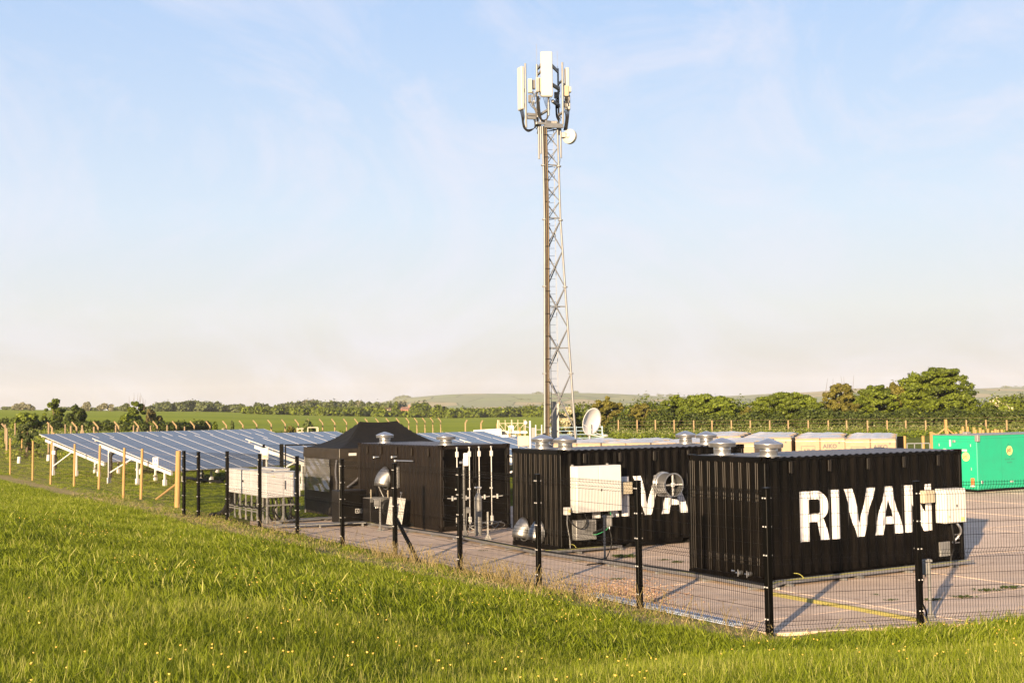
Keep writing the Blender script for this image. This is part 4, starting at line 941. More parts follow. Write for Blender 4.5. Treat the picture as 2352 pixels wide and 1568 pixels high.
# ------------------------------------------------------------------ green generator
gn = thing('generator_container', 'bright green generator container with a round yellow logo on the right', 'generator', (19.05, 53.0, 0), .56)
GH = 2.32
MB().cbox(0, 6.2, 0, 2.25, .10, GH, .02).build('housing', 'green_paint', gn)
MB().box(.08, 6.12, .08, 2.17, 0, .10).build('base_frame', 'black_steel', gn)
MB().cbox(-.015, 6.215, -.015, 2.265, GH, GH + .03, .008).build('roof_lip', 'galv_dull', gn)
sm_ = MB()
for x in (1.55, 3.05, 4.6): sm_.box(x - .006, x + .006, -.004, -.001, .2, GH - .12)
sm_.box(.05, 6.1, -.004, -.001, GH - .13, GH - .118); sm_.box(-.004, -.001, .1, 2.15, GH - .15, GH - .138); sm_.box(-.004, -.001, .3, 1.95, GH - .25, GH - .24); sm_.build('panel_joint', 'dark_green_print', gn)
lo = MB(); lo.lathe([(.195, 0), (.195, .004)], 32).xf(Matrix.Translation((2.07, -.005, 1.66)) @ Matrix.Rotation(PI / 2, 4, 'X')); lo.build('logo', 'yellow_logo', gn)
ar = MB()
for a0 in (R(95), R(275)):
    p_ = [(2.07 + .25 * math.cos(t) * .8, -.010, 1.66 + .29 * math.sin(t)) for t in np.linspace(a0 - .1, a0 + 1.2, 14)]
    ar.tube(p_, [.003 + .012 * math.sin(PI * i / 13) for i in range(14)], 6)
ar.build('logo_swoosh', 'dark_green_print', gn)
text_mb('ptl', .25, .95, .002, .004).xf(Matrix.Translation((1.905, -.0115, 1.61))).build('lettering', 'dark_print', gn)
sl = MB()                                                # two lines of small print, too small to read in the photograph
for x0, n_, z in ((1.76, 11, 1.27), (1.90, 6, 1.14)):
    for k in range(n_):
        if k not in (6,): sl.box(x0 + k * .058, x0 + k * .058 + .036, -.004, -.001, z, z + .05 + .02 * (k % 4 == 0))
sl.build('small_print', 'dark_green_print', gn)
e_ = MB(); e_.lathe([(.185, 0), (.185, .004)], 28).xf(Matrix.Translation((-.005, .55, 1.45)) @ Matrix.Rotation(-PI / 2, 4, 'Y')); e_.build('logo', 'yellow_logo', gn)
text_mb('ptl', .22, .95, .002).xf(Matrix.Translation((-.011, .70, 1.39)) @ Matrix.Rotation(-PI / 2, 4, 'Z')).build('lettering', 'dark_print', gn)
for y, z, w, h_ in ((1.62, 1.72, .16, .09), (1.12, 1.72, .12, .08), (.62, 1.71, .26, .08)): MB().cbox(-.02, 0, y - w / 2, y + w / 2, z - h_ / 2, z + h_ / 2, .006).build('label_plate', 'sign_white', gn)
MB().cbox(-.06, 0, 1.28, 1.34, 1.86, 2.14, .01).build('strip_lamp', 'sign_white', gn); MB().cbox(-.05, 0, 1.05, 1.19, 2.03, 2.13, .01).build('hatch', 'galv_dull', gn)
for y in (.30, 1.9):
    for z in (1.92, .95): MB().cbox(-.03, 0, y - .02, y + .02, z - .06, z + .06, .005).build('hinge', 'galv', gn)
MB().cbox(-.06, .1, -.10, .05, 2.08, 2.36, .01).build('lifting_lug', 'galv_dull', gn)
MB().cbox(.2, .32, -.03, 0, .35, .48, .01).build('data_plate', 'galv', gn)
oc = MB(); oc.cbox(-.09, 0, .16, .28, .30, .58, .01); oc.build('emergency_stop', 'orange_part', gn); MB().cbox(-.10, -.0, .14, .30, .22, .29, .01).build('lamp', 'sign_white', gn)
MB().cbox(2.05, 2.25, -.03, 0, .34, .40, .008).build('handle', 'sign_white', gn)
MB().cbox(.5, .8, .9, 1.1, GH + .03, GH + .14, .01).build('exhaust_outlet', 'galv_dull', gn)

# ------------------------------------------------------------------ wrapped cardboard crates
def crate(i, x, y, rz, label, text=True, z=2.5, w=1.84, dep=1.15):
    t = thing('wrapped_crate', label, 'crate', (x, y, 0), rz, 'plastic wrapped cardboard crates stacked behind the containers')
    rr = random.Random(i * 7 + 1)
    pl = MB()
    for k in range(5): pl.box(k * w / 4.6, k * w / 4.6 + .12, 0, dep, .11, .13)
    for yy in (0, dep / 2 - .05, dep - .1): pl.box(0, w, yy, yy + .1, 0, .11)
    pl.build('pallet', 'pallet_wood', t)
    hw = w / 2
    for k in range(2):
        for lv in range(2):
            z0 = .13 + lv * (z - .13) / 2; z1 = z0 + (z - .13) / 2 - .02
            MB().cbox(k * hw + .005, (k + 1) * hw - .005, .006 * (k == 0), dep - .01, z0, z1, .025).build('carton', 'cardboard', t)
    st = MB(); st.box(0 - .004, w + .004, -.008, dep, z - .15, z - .138); st.build('strap', 'wrap_sheet', t)
    N1, N2 = 16, 8; vs = []; fs = []; ph = rr.uniform(0, 6)
    for a in range(N1 + 1):
        for b_ in range(N2 + 1):
            u, v = a / N1, b_ / N2; e = min(u, 1 - u, v, 1 - v) * 6; e = min(1, e)
            vs.append((-.02 + (w + .04) * u, -.02 + (dep + .04) * v, z - .04 * (1 - e) + e * (.015 + .028 * math.sin(u * 6 + ph) * math.sin(v * 4 + ph) + .012 * math.sin(u * 23 + v * 9))))
    for a in range(N1):
        for b_ in range(N2): fs.append((a * (N2 + 1) + b_, (a + 1) * (N2 + 1) + b_, (a + 1) * (N2 + 1) + b_ + 1, a * (N2 + 1) + b_ + 1))
    MB().add(vs, fs).build('plastic_cover', 'wrap_sheet', t, smooth=True)
    if text:
        r_ = MB(); x0, z0 = .22, z - .80
        for q in ((x0, x0 + .52, z0 + .46, z0 + .475), (x0, x0 + .015, z0, z0 + .46), (x0 + .505, x0 + .52, z0, z0 + .46), (x0, x0 + .52, z0, z0 + .015)): r_.box(q[0], q[1], -.004, -.001, q[2], q[3])
        r_.build('print_frame', 'dark_print', t)
        text_mb('ABC', .25, .95, .001, .012).xf(Matrix.Translation((x0 + .05, -.006, z0 + .18))).build('lettering', 'dark_print', t)
        text_mb('AIKO', .20, 1.1, .001, .010).xf(Matrix.Translation((1.03, -.006, z - .40))).build('lettering', 'dark_print', t)
        MB().lathe([(.035, 0), (.035, .002)], 10).xf(Matrix.Translation((1.62, -.005, z - .21)) @ Matrix.Rotation(PI / 2, 4, 'X')).build('emblem', 'dark_print', t)
    return t
cr_dir = R(-17); cdv = np.array([math.cos(cr_dir), math.sin(cr_dir)]); cpv = np.array([-cdv[1], cdv[0]])
names3 = ['leftmost crate with ABC print of the front row of three beside the nearest container roof', 'middle crate of the front row with AIKO print', 'rightmost crate of the front row with AIKO print, at the open end']
st_ = np.array([8.8, 49.45])
for k in range(3):
    q = st_ + cdv * (1.97 * k - (.14 if k == 2 else 0)) ; crate(k, q[0], q[1], cr_dir, names3[k], True, 2.48 - .035 * k)
for r_i in range(1, 4):
    for k in range(-1, 3):
        q = st_ + cdv * (1.95 * k - .1) + cpv * 1.2 * r_i; crate(10 + r_i * 5 + k, q[0], q[1], cr_dir, 'wrapped crate in row %s behind the printed crates, %s' % (['', 'two', 'three', 'four'][r_i], ['far left end', 'left end', 'middle', 'right end'][k + 1]), False, 2.46 + .03 * r_i - .03 * k)
st2 = np.array([1.45, 47.3]); d2 = R(-22); c2v = np.array([math.cos(d2), math.sin(d2)]); p2v = np.array([-c2v[1], c2v[0]])
for k in range(4):
    for r_i in range(3):
        q = st2 + c2v * (1.86 * k) + p2v * 1.3 * r_i
        crate(40 + k * 4 + r_i, q[0], q[1], d2, 'plain wrapped crate behind the middle container, %s in the %s row' % (['left end', 'left of centre', 'right of centre', 'right end'][k], ['near', 'second', 'far'][r_i]), False, 2.42 + .02 * r_i)

# pale drainage channel along the foot of the fence
dc = MB(); q0, q1 = yard(.10, .9), yard(.10, 5.2); d_ = (q1 - q0) / np.linalg.norm(q1 - q0); dc.beam((q0[0], q0[1], .03), (q1[0], q1[1], .03), .22, .05)
mat('pale_blue', (0.30, 0.36, 0.48), 0.35); o = dc.build('drain_cover', 'pale_blue'); tag(o, 'pale blue grey channel cover on the concrete edge left of the fence corner', 'drain cover')

# ------------------------------------------------------------------ telecom mast
MY = 60.0; PX = MY / FL                                    # metres per picture unit at the mast
def mz(v): return CH + (942.4 - v) * PX
MXC = (1272 - 1176) * PX
mast = thing('telecom_mast', 'tall three legged lattice telecom mast with white antennas at the top', 'mast', (MXC, MY, 0))
def leg_pos(k, z):
    side = np.interp(z, [0, 12.5, 17], [1.75, .82, .78]); r_ = side / math.sqrt(3); a = R(-6) + k * 2 * PI / 3
    cx = np.interp(z, [0, 12.5, 17], [.06, -.07, -.12])
    return np.array([cx + r_ * math.cos(a), r_ * math.sin(a), z])
for k in range(3):
    o = MB().tube([leg_pos(k, z) for z in (0, 5.3, 9.35, 12.5, 16.9)], .055, 12, r2=.045).build('leg', 'mast_steel', mast, smooth=True)
    for z in (5.3, 9.35, 12.5, 15.05):
        q = leg_pos(k, z); MB().lathe([(.115, -.03), (.115, .03)], 14, q).build('flange', 'mast_steel', o)
lv = [0.02, 2.72, 5.32, 7.44, 9.35, 11.06, 12.5, 13.4, 14.2, 15.1, 15.95, 16.8]
for i, (a, b_) in enumerate(zip(lv[:-1], lv[1:])):
    for k in range(3):
        j = (k + 1) % 3; w = .05 if a < 12 else .032
        for p, q in (((k, a), (j, b_)), ((j, a), (k, b_))):
            MB().beam(leg_pos(p[0], p[1]), leg_pos(q[0], q[1]), w, w * .7).build('brace', 'mast_steel', mast)
for z in (4.16, 6.5, 8.44, 12.6, 15.1, 16.8):
    for k in range(3): MB().beam(leg_pos(k, z), leg_pos((k + 1) % 3, z), .04).build('cross_bar', 'mast_steel', mast)
ldx, ldy = .02, .12
lad = MB(); lad.beam((ldx - .16, ldy, .3), (ldx - .19, ldy, 16.9), .025); lad.beam((ldx + .16, ldy, .3), (ldx + .13, ldy, 16.9), .025)
for k in range(46): lad.beam((ldx - .17, ldy, .4 + k * .36), (ldx + .15, ldy, .4 + k * .36), .014)
lad.build('ladder', 'mast_steel', mast)
MB().box(ldx - .19, ldx + .17, ldy - .05, ldy - .045, .4, 4.0).build('climbing_guard', 'galv_dull', mast)
cbm = MB()
for k in range(7):
    q = [leg_pos(2 if True else 1, z) + np.array([.05 + .026 * k, -.07 - .01 * (k % 2), 0]) for z in (2.2, 5, 8, 11, 14, 16.9)]
    q = [p + np.array([rnd.uniform(-.006, .006), 0, 0]) for p in q]; MB().tube(q, .017, 6).build('feeder_cable', 'black_rubber' if k not in (2, 5) else 'old_wood', mast)
for z in np.arange(2.8, 16.6, 1.05):
    q = leg_pos(2, z); MB().box(q[0] + .02, q[0] + .26, q[1] - .10, q[1] - .04, z, z + .04).build('cable_clamp', 'black_steel', mast)
for k in range(5):
    q = leg_pos(2, 2.2) + np.array([.06 + .03 * k, -.08, 0]); tube_obj(mast, 'feeder_cable', [q, q + [-.02, -.02, -.25], q + [-.25, -.1, -.42 - .02 * k], q + [-.55, -.2, -.30], q + [-.62, -.25, -.6], q + [-.62 + .02 * k, -.25, -2.0]], .018, 'black_rubber', 6)
for k, xo in ((0, -.55), (1, -.42)):
    MB().cbox(xo - .03 - .1, xo + .03 - .1, -.5, -.44, 0, 2.55, .004).build('cable_post', 'galv_dull', mast)
# head
def hx(x): return (1151.5 + .1953 * x - 1272) * PX
def hz(y): return mz(91.9 + .1953 * y)
hd_ = lambda x, y, d=0.0: (hx(x), d, hz(y))
pipes = [(328, 228, 1000, -.05), (468, 205, 950, .5), (722, 255, 1060, .55), (768, 222, 965, -.05), (592, 640, 900, -.75)]
for x, y0, y1, d in pipes: MB().tube([hd_(x, y1, d), hd_(x, y0, d)], .05 if x != 722 else .045, 10).build('head_pipe', 'mast_steel', mast, smooth=True)
for x, ya, yb, d in ((475, 960, 1390, -.3), (497, 930, 1330, -.35), (738, 1000, 1360, .1)): MB().tube([hd_(x, yb, d), hd_(x, ya, d)], .045, 10).build('head_pipe', 'mast_steel', mast, smooth=True)
arms = [((345, 838, -.05), (450, 842, .1), .12), ((345, 880, -.05), (450, 878, .1), .13), ((635, 268, -.5), (722, 275, .55), .05), ((635, 290, -.5), (722, 300, .55), .08), ((640, 515, -.5), (730, 508, .5), .13), ((640, 710, -.5), (725, 712, .5), .12), ((500, 832, .2), (592, 826, -.7), .1),
        ((720, 450, .5), (772, 432, -.05), .08), ((715, 835, .4), (775, 815, -.05), .09), ((480, 330, .5), (520, 330, -.3), .08), ((480, 255, .5), (520, 258, -.3), .1)]
for a, b_, w in arms: MB().beam(hd_(*a), hd_(*b_), w, w).build('support_arm', 'mast_steel', mast)
pf_ = MB()
for k in range(3):
    a, b_ = leg_pos(k, 17.0) * [1.7, 1.7, 1], leg_pos((k + 1) % 3, 17.0) * [1.7, 1.7, 1]; pf_.beam(a, b_, .1)
pf_.beam(hd_(545, 1012, -.5), hd_(765, 996, -.1), .13); pf_.beam(hd_(560, 955, -.4), hd_(720, 948, .2), .08, .16); pf_.build('head_frame', 'mast_steel', mast)
def panel_ant(cx, cy, w, d, z0, z1, rz, m='antenna'):
    mb = MB(); mb.cbox(-w / 2, w / 2, -d / 2, d / 2, 0, z1 - z0, .03); o = mb.build('panel_antenna', m, mast); o.location = (cx, cy, z0); o.rotation_euler = (0, 0, rz)
    MB().cbox(-w / 2 + .02, w / 2 - .02, -d / 2 + .02, d / 2 - .02, -.03, .0, .005).build('connector_plate', 'galv_dull', o)
    MB().cbox(-.06, .06, d / 2, d / 2 + .14, (z1 - z0) * .42, (z1 - z0) * .5, .01).build('bracket', 'galv_dull', o); MB().cbox(-.06, .06, d / 2, d / 2 + .14, .15, .3, .01).build('bracket', 'galv_dull', o)
    return o
panel_ant(hx(272), .0, .42, .17, hz(780), hz(268), R(-62))
panel_ant(hx(574), -.85, .545, .18, hz(678), hz(150), R(4))
panel_ant(hx(822), .35, .36, .17, hz(640), hz(265), R(105)); panel_ant(hx(838), .3, .26, .14, hz(780), hz(600), R(100), 'antenna_grey')
def rru(x0, x1, y0, y1, d, m='antenna', dep=.2):
    o = MB().cbox(hx(x0), hx(x1), d - dep / 2, d + dep / 2, hz(y1), hz(y0), .02).build('radio_unit', m, mast)
    f = MB(); n_ = 6
    for k in range(n_): xx = hx(x0) + (hx(x1) - hx(x0)) * (k + .5) / n_; f.box(xx - .006, xx + .006, d - dep / 2 - .03, d - dep / 2, hz(y1) + .03, hz(y0) - .03)
    f.build('cooling_fins', m, o)
rru(355, 405, 425, 595, -.2); rru(408, 442, 430, 540, -.05, 'antenna_grey'); rru(450, 490, 415, 588, -.25); rru(488, 510, 415, 590, -.15, 'beige_box'); rru(785, 842, 490, 620, .15, 'beige_box'); rru(845, 872, 500, 570, .2); rru(358, 395, 600, 690, .1, 'antenna_grey'); rru(668, 714, 565, 635, .2, 'antenna_grey'); rru(560, 700, 930, 968, 0, 'antenna_grey', .4); rru(790, 858, 700, 775, .2)
for k in range(5):
    s_ = k * 4
    tube_obj(mast, 'jumper_cable', [hd_(258 + s_ * 2.4, 790, -.05), hd_(275 + s_ * 2, 870, -.05), hd_(284 + s_, 950 - s_, -.1), hd_(300 + s_, 1010 - s_, -.1), hd_(350, 1052 - s_ * 1.6, -.1), hd_(405 + s_, 1025 - s_, -.05), hd_(430 + s_, 980, 0), hd_(425 + s_, 900, .1)], .016, 'black_rubber', 5)
for k in range(6):
    s_ = k * 6
    tube_obj(mast, 'jumper_cable', [hd_(455 + s_, 640, -.3), hd_(460 + s_, 760, -.35), hd_(470 + s_, 860, -.35), hd_(500 + s_ * .5, 930 - s_ * .4, -.35), hd_(545, 948 - s_ * .8, -.3), hd_(585 - s_ * .4, 900, -.3), hd_(600 - s_ * .6, 820, -.3)], .019, 'black_rubber', 6)
    tube_obj(mast, 'jumper_cable', [hd_(530 + k * 20, 680, -.85), hd_(545 + k * 12, 740, -.8), hd_(570 + k * 8, 800, -.6), hd_(596, 840, -.4)], .011, 'black_rubber', 5)
    tube_obj(mast, 'jumper_cable', [hd_(790 + k * 11, 785, .2), hd_(800 + k * 8, 850, .15), hd_(795 + k * 7, 930, .1), hd_(775 + k * 8, 1030, .1)], .016, 'black_rubber', 5)
    tube_obj(mast, 'jumper_cable', [hd_(370 + k * 12, 690, .05), hd_(390 + k * 9, 740, 0), hd_(430 + k * 5, 790, -.1), hd_(450 + k * 5, 860, -.1)], .011, 'antenna_grey' if k % 2 else 'black_rubber', 5)
for k in range(4):
    tube_obj(mast, 'jumper_cable', [hd_(686 + k * 8, 640, .2), hd_(684 + k * 5, 760, .2), hd_(690 + k * 5, 860, .2), hd_(715 + k * 3, 920, .2), hd_(710, 965, .1)], .014, 'black_rubber', 5)
    tube_obj(mast, 'jumper_cable', [hd_(800 + k * 8, 620, .1), hd_(792 + k * 9, 700, .1), hd_(790 + k * 8, 760, .1)], .014, 'black_rubber', 5)
cl = MB()
for k in range(60):
    x, y, d = rnd.uniform(395, 510), rnd.uniform(560, 700), rnd.uniform(-.4, .2); cl.beam(hd_(x, y, d), hd_(x + rnd.uniform(-12, 12), y + rnd.uniform(15, 55), d + rnd.uniform(-.1, .1)), rnd.uniform(.012, .03))
cl.build('connectors', 'galv_dull', mast, kind='stuff')
cl = MB()
for k in range(70):
    x, y, d = rnd.choice([(rnd.uniform(500, 560), rnd.uniform(940, 1040), 0), (rnd.uniform(430, 480), rnd.uniform(860, 1010), 0), (rnd.uniform(700, 745), rnd.uniform(480, 900), 0), (rnd.uniform(785, 840), rnd.uniform(630, 760), 0)]); d = rnd.uniform(-.2, .4); cl.beam(hd_(x, y, d), hd_(x + rnd.uniform(-15, 15), y + rnd.uniform(10, 60), d), rnd.uniform(.015, .045))
cl.build('cable_fittings', 'black_rubber', mast, kind='stuff')
for x, y0, y1, d in ((468, -40, 205, .5), (716, 40, 255, .55)): MB().tube([hd_(x, y1, d), hd_(x, y0, d)], .008, 5).build('lightning_rod', 'mast_steel', mast)
ds = MB(); ds.lathe([(.05, -.16), (.345, -.14), (.352, .03), (.31, .06), (.12, .10), (.08, .16), (.03, .18)], 28); ds.xf(Matrix.Translation(hd_(838, 1112, -.05)) @ Matrix.Rotation(R(-34), 4, 'Z') @ Matrix.Rotation(R(84), 4, 'X')); ds.build('microwave_dish', 'antenna', mast, smooth=True)
MB().cbox(hx(745), hx(800), -.12, .12, hz(1125), hz(1065), .02).build('dish_mount', 'galv_dull', mast)
tube_obj(mast, 'jumper_cable', [hd_(735, 1360, .1), hd_(728, 1400, .1), hd_(700, 1460, .1), hd_(670, 1480, .1)], .009, 'galv_dull', 5)

# satellite dish on its own pole
dq = at(1362, 1000, 58.5); sdish = thing('satellite_dish', 'large white oval satellite dish on a short pole right of the mast', 'satellite dish', (dq[0] - .15, 58.5, 0))
MB().tube([(0, 0, 0), (0, 0, 2.55)], .06, 12).build('pole', 'galv_dull', sdish)
NR, NA_ = 8, 36; vs = [(0, 0, 0)]; fs = []
for i in range(1, NR + 1):
    for k in range(NA_): r_ = i / NR; t = 2 * PI * k / NA_; vs.append((.58 * r_ * math.cos(t), -.0 - .16 * r_ * r_, .64 * r_ * math.sin(t)))
for k in range(NA_): fs.append((0, 1 + k, 1 + (k + 1) % NA_))
for i in range(NR - 1):
    for k in range(NA_): a = 1 + i * NA_; fs.append((a + k, a + NA_ + k, a + NA_ + (k + 1) % NA_, a + (k + 1) % NA_))
d_ = MB().add(vs, fs); TMX = Matrix.Translation((0, -.12, 3.1)) @ Matrix.Rotation(R(42), 4, 'Z') @ Matrix.Rotation(R(14), 4, 'X'); d_.xf(TMX); o = d_.build('reflector', 'white_paint', sdish, smooth=True); sm = o.modifiers.new('t', 'SOLIDIFY'); sm.thickness = .015
am_ = MB(); am_.tube([(0, -.05, -.6), (0, -1.05, -.5)], .028, 8); am_.tube([(-.55, -.15, -.1), (0, -1.05, -.5)], .01, 6); am_.tube([(.55, -.15, -.1), (0, -1.05, -.5)], .01, 6); am_.tube([(0, -.98, -.44), (0, -1.2, -.38)], .06, 10); am_.xf(TMX); am_.build('feed_arm', 'antenna', sdish)
MB().cbox(-.08, .08, -.12, .06, 2.45, 2.95, .01).build('mount', 'galv_dull', sdish)

# slim white CCTV pole and cabinets left of the mast
cq = at(1218, 1010, 56); cp_ = thing('camera_pole', 'slim white pole with a small dome camera left of the mast foot', 'camera pole', (cq[0], 56, 0))
zt = at(1218, 966, 56)[2]
MB().tube([(0, 0, 0), (0, 0, zt)], .045, 10).build('pole', 'white_frame', cp_); MB().tube([(0, 0, zt - .3), (-.18, 0, zt - .25)], .02, 6).build('arm', 'galv_dull', cp_)
MB().lathe([(.02, .09), (.07, .06), (.085, .0), (.07, -.05), (.02, -.08)], 14, (-.19, 0, zt - .09)).build('dome_camera', 'white_paint', cp_, smooth=True); MB().tube([(-.19, 0, zt - .3), (-.19, 0, zt - .17)], .03, 8).build('camera_stem', 'galv_dull', cp_)
MB().cbox(.06, .22, -.05, .05, zt - .9, zt - .3, .01).build('equipment_box', 'antenna_grey', cp_)
cq2 = at(1203, 1040, 52); bx = thing('white_cabinet', 'small pale cabinet seen above the container roofs left of the mast', 'cabinet', (cq2[0], 52, 0))
z0, z1 = at(1203, 1024, 52)[2], at(1203, 1000.5, 52)[2]
MB().cbox(-.24, .22, -.12, .12, z0, z1, .012).build('housing', 'beige_box', bx); MB().cbox(.08, .21, -.14, -.121, z0 + .03, z1 - .03, .006).build('door', 'beige_box', bx)
for x in (-.2, .18): MB().cbox(x - .02, x + .02, -.02, .02, 0, z0, .004).build('leg', 'galv_dull', bx)
cq3 = at(1238, 1000, 54); ct = thing('cable_ladder_post', 'upright galvanised cable ladder with black cables left of the mast', 'cable ladder', (cq3[0], 54, 0))
zt = at(1238, 975, 54)[2]
MB().cbox(-.16, -.11, -.03, .03, 0, zt, .004).build('rail', 'galv', ct); MB().cbox(.09, .14, -.03, .03, 0, zt, .004).build('rail', 'galv', ct)
for k in range(14): MB().beam((-.13, 0, .2 + k * .2), (.11, 0, .2 + k * .2), .02).build('rung', 'galv_dull', ct)
for k in range(4): tube_obj(ct, 'cable', [(.17 + .03 * k, -.05, zt - .35), (.2 + .02 * k, -.05, zt - .9), (.19 + .03 * k, -.05, .1)], .022, 'black_rubber', 6)

# ------------------------------------------------------------------ solar arrays
RD = R(51.6); rdv = Vector((math.cos(RD), math.sin(RD), 0)); dn = Vector((math.cos(RD - PI / 2), math.sin(RD - PI / 2), 0))
pm = MB().box(0.03, 1.104, 0.006, 2.374, -.03, -.004).mesh('solar_panel', 'glass_cells')
fm_ = MB()
for q in ((0, .03, 0, 2.38), (1.104, 1.134, 0, 2.38)): fm_.box(q[0], q[1], q[2], q[3], -.035, 0)
for q in ((.03, 1.104, 0.0, .012), (.03, 1.104, 2.368, 2.38)): fm_.box(q[0], q[1], q[2], q[3], -.035, -.012)
frm = fm_.mesh('panel_frame', 'alu_frame')
gl = MB()
legm = MB().cbox(-.06, .06, -.06, .06, -.4, 1, .01).mesh('support_post', 'white_frame')
def array(label, tl, cols, rows=3, tilt=R(13.3)):
    t = thing('solar_array', label, 'solar panels', (tl[0], tl[1], 0), RD, 'rows of tilted solar panels on the grass')
    # local: x along the row, -y is down the slope
    ct_, st_ = math.cos(tilt), math.sin(tilt); z0 = tl[2]; Ls = rows * 2.40
    for i in range(cols):
        for j in range(rows):
            o = inst(pm, 'panel', t, (i * 1.145, -(j + 1) * 2.40 * ct_, z0 - (j + 1) * 2.40 * st_)); o.rotation_euler = (tilt, 0, 0)
            f = inst(frm, 'panel_frame', o)
    for x in (.03,) + tuple(np.arange(3.0, cols * 1.145 - .5, 3.2)) + (cols * 1.145 - .1,):
        b_ = MB(); b_.beam((x, -.75 * ct_, z0 - .75 * st_ - .22), (x, -(Ls + .0) * ct_, z0 - Ls * st_ - .16), .12, .16); b_.build('rafter', 'white_frame', t)
        for s_, in ((1.6,), (4.2,), (6.6,)):
            zz = z0 - s_ * st_ - .25; o = MB().cbox(x - .05, x + .05, -s_ * ct_ - .05, -s_ * ct_ + .05, -.3, zz, .01).build('support_post', 'white_frame', t)
            MB().cbox(x - .085, x + .085, -s_ * ct_ - .085, -s_ * ct_ + .085, -.3, .32, .01).build('pile_sleeve', 'white_frame', o)
        MB().beam((x, -1.6 * ct_, .55), (x, -3.7 * ct_, z0 - 3.7 * st_ - .25), .07).build('brace', 'white_frame', t)
    for s_ in (.3, 2.1, 2.75, 4.5, 5.1, 6.95):
        MB().beam((0, -s_ * ct_, z0 - s_ * st_ - .09), (cols * 1.145, -s_ * ct_, z0 - s_ * st_ - .09), .05, .08).build('purlin', 'white_frame' if s_ == .3 else 'galv_dull', t)
    return t
arA = array('rear left array of dark blue solar panels on white posts', (-29.9, 81.2, 2.55), 16)
arB = array('big middle array of blue solar panels behind the wooden posts', (-23.0, 70.3, 2.44), 16)
arC = array('third array of solar panels partly hidden by gate and black tent', (-13.2, 63.4, 2.42), 16)
arD = array('far solar array seen nearly edge on above the first container roof', (-2.35, 56.0, 2.42), 7)
def cond(base, top, end, label):
    t = tube_obj(None, 'black_conduit', [base - np.array([0, 0, .2]), base + (top - base) * .55, top, (top + end) / 2 + [0, 0, .10], end], .11, 'black_rubber', 12, 8); tag(t, label, 'conduit'); return t
b1 = gp(127, 1078); cond(b1, b1 + [0, 0, 1.35], b1 + [.9, .3, 1.6], 'black bent conduit rising to the edge of the rear left solar array')
b2 = gp(253, 1097); cond(b2, b2 + [.05, 0, 1.35], b2 + [1.0, .35, 1.75], 'black bent conduit rising to the corner of the middle solar array')
hp = [gp(430, 1102), gp(470, 1107), gp(510, 1111)]; o = tube_obj(None, 'ground_hose', [p + [0, 0, .1] for p in hp], .09, 'black_rubber'); tag(o, 'thick black hose lying on the grass left of the white cabinets', 'hose')

# ------------------------------------------------------------------ wooden post fence on the left
wf = thing('wooden_post_fence', 'light wooden post and wire fence in front of the solar panels', 'fence', (-13.2, 50.6, 0)); wo = np.array([-13.2, 50.6, 0])
wp = [(408, 1165, 1035, .105), (325, 1146, 1030, .06), (284, 1144, 1028, .06), (228, 1124, 1022, .06), (170, 1117, 1019, .055), (117, 1112, 1015, .055), (74, 1103, 1012, .055), (22, 1090, 1006, .055)]
wpts = []
for i, (u, v, vt, r_) in enumerate(wp):
    q = gp(u, v); q[2] = T(q[0], q[1]); zt = at(u, vt, q[1])[2]; wpts.append((q[0], q[1], q[2], zt))
    lean = rnd.uniform(-.04, .04)
    MB().tube([(q[0] - wo[0] - lean, q[1] - wo[1], q[2] - .3), (q[0] - wo[0] + .03, q[1] - wo[1], zt - .03), (q[0] - wo[0] + .03, q[1] - wo[1], zt)], r_, 10, r2=r_ * .92).build('post', 'post_wood', wf, smooth=False)
ex = (wpts[-1][0] - 4.5, wpts[-1][1] + 7.0); wpts.append((ex[0], ex[1], T(*ex), T(*ex) + 1.9)); MB().tube([(ex[0] - wo[0], ex[1] - wo[1], -.2), (ex[0] - wo[0], ex[1] - wo[1], wpts[-1][3])], .055, 10).build('post', 'post_wood', wf)
for a, b_ in zip(wpts[:-1], wpts[1:]):
    wi = MB()
    for k in range(9):
        f_ = .08 + .105 * k; za, zb = a[2] + (a[3] - a[2]) * f_, b_[2] + (b_[3] - b_[2]) * f_; mid = ((a[0] + b_[0]) / 2 - wo[0], (a[1] + b_[1]) / 2 - wo[1], (za + zb) / 2 - .01)
        wi.tube([(a[0] - wo[0], a[1] - wo[1], za), mid, (b_[0] - wo[0], b_[1] - wo[1], zb)], .0024, 3, caps=False)
    L = math.hypot(b_[0] - a[0], b_[1] - a[1]); nn_ = int(L / .25)
    for k in range(1, nn_):
        f_ = k / nn_; x, y = a[0] + (b_[0] - a[0]) * f_ - wo[0], a[1] + (b_[1] - a[1]) * f_ - wo[1]; z_ = a[2] + (b_[2] - a[2]) * f_; wi.beam((x, y, z_ + .12), (x, y, z_ + 1.75), .0022)
    wi.build('wire_netting', 'old_wood', wf, kind='stuff')
q = wpts[0]; e = gp(359, 1147); MB().tube([(q[0] - wo[0], q[1] - wo[1], .95), (e[0] - wo[0], e[1] - wo[1], .02)], .05, 8).build('brace', 'post_wood', wf)
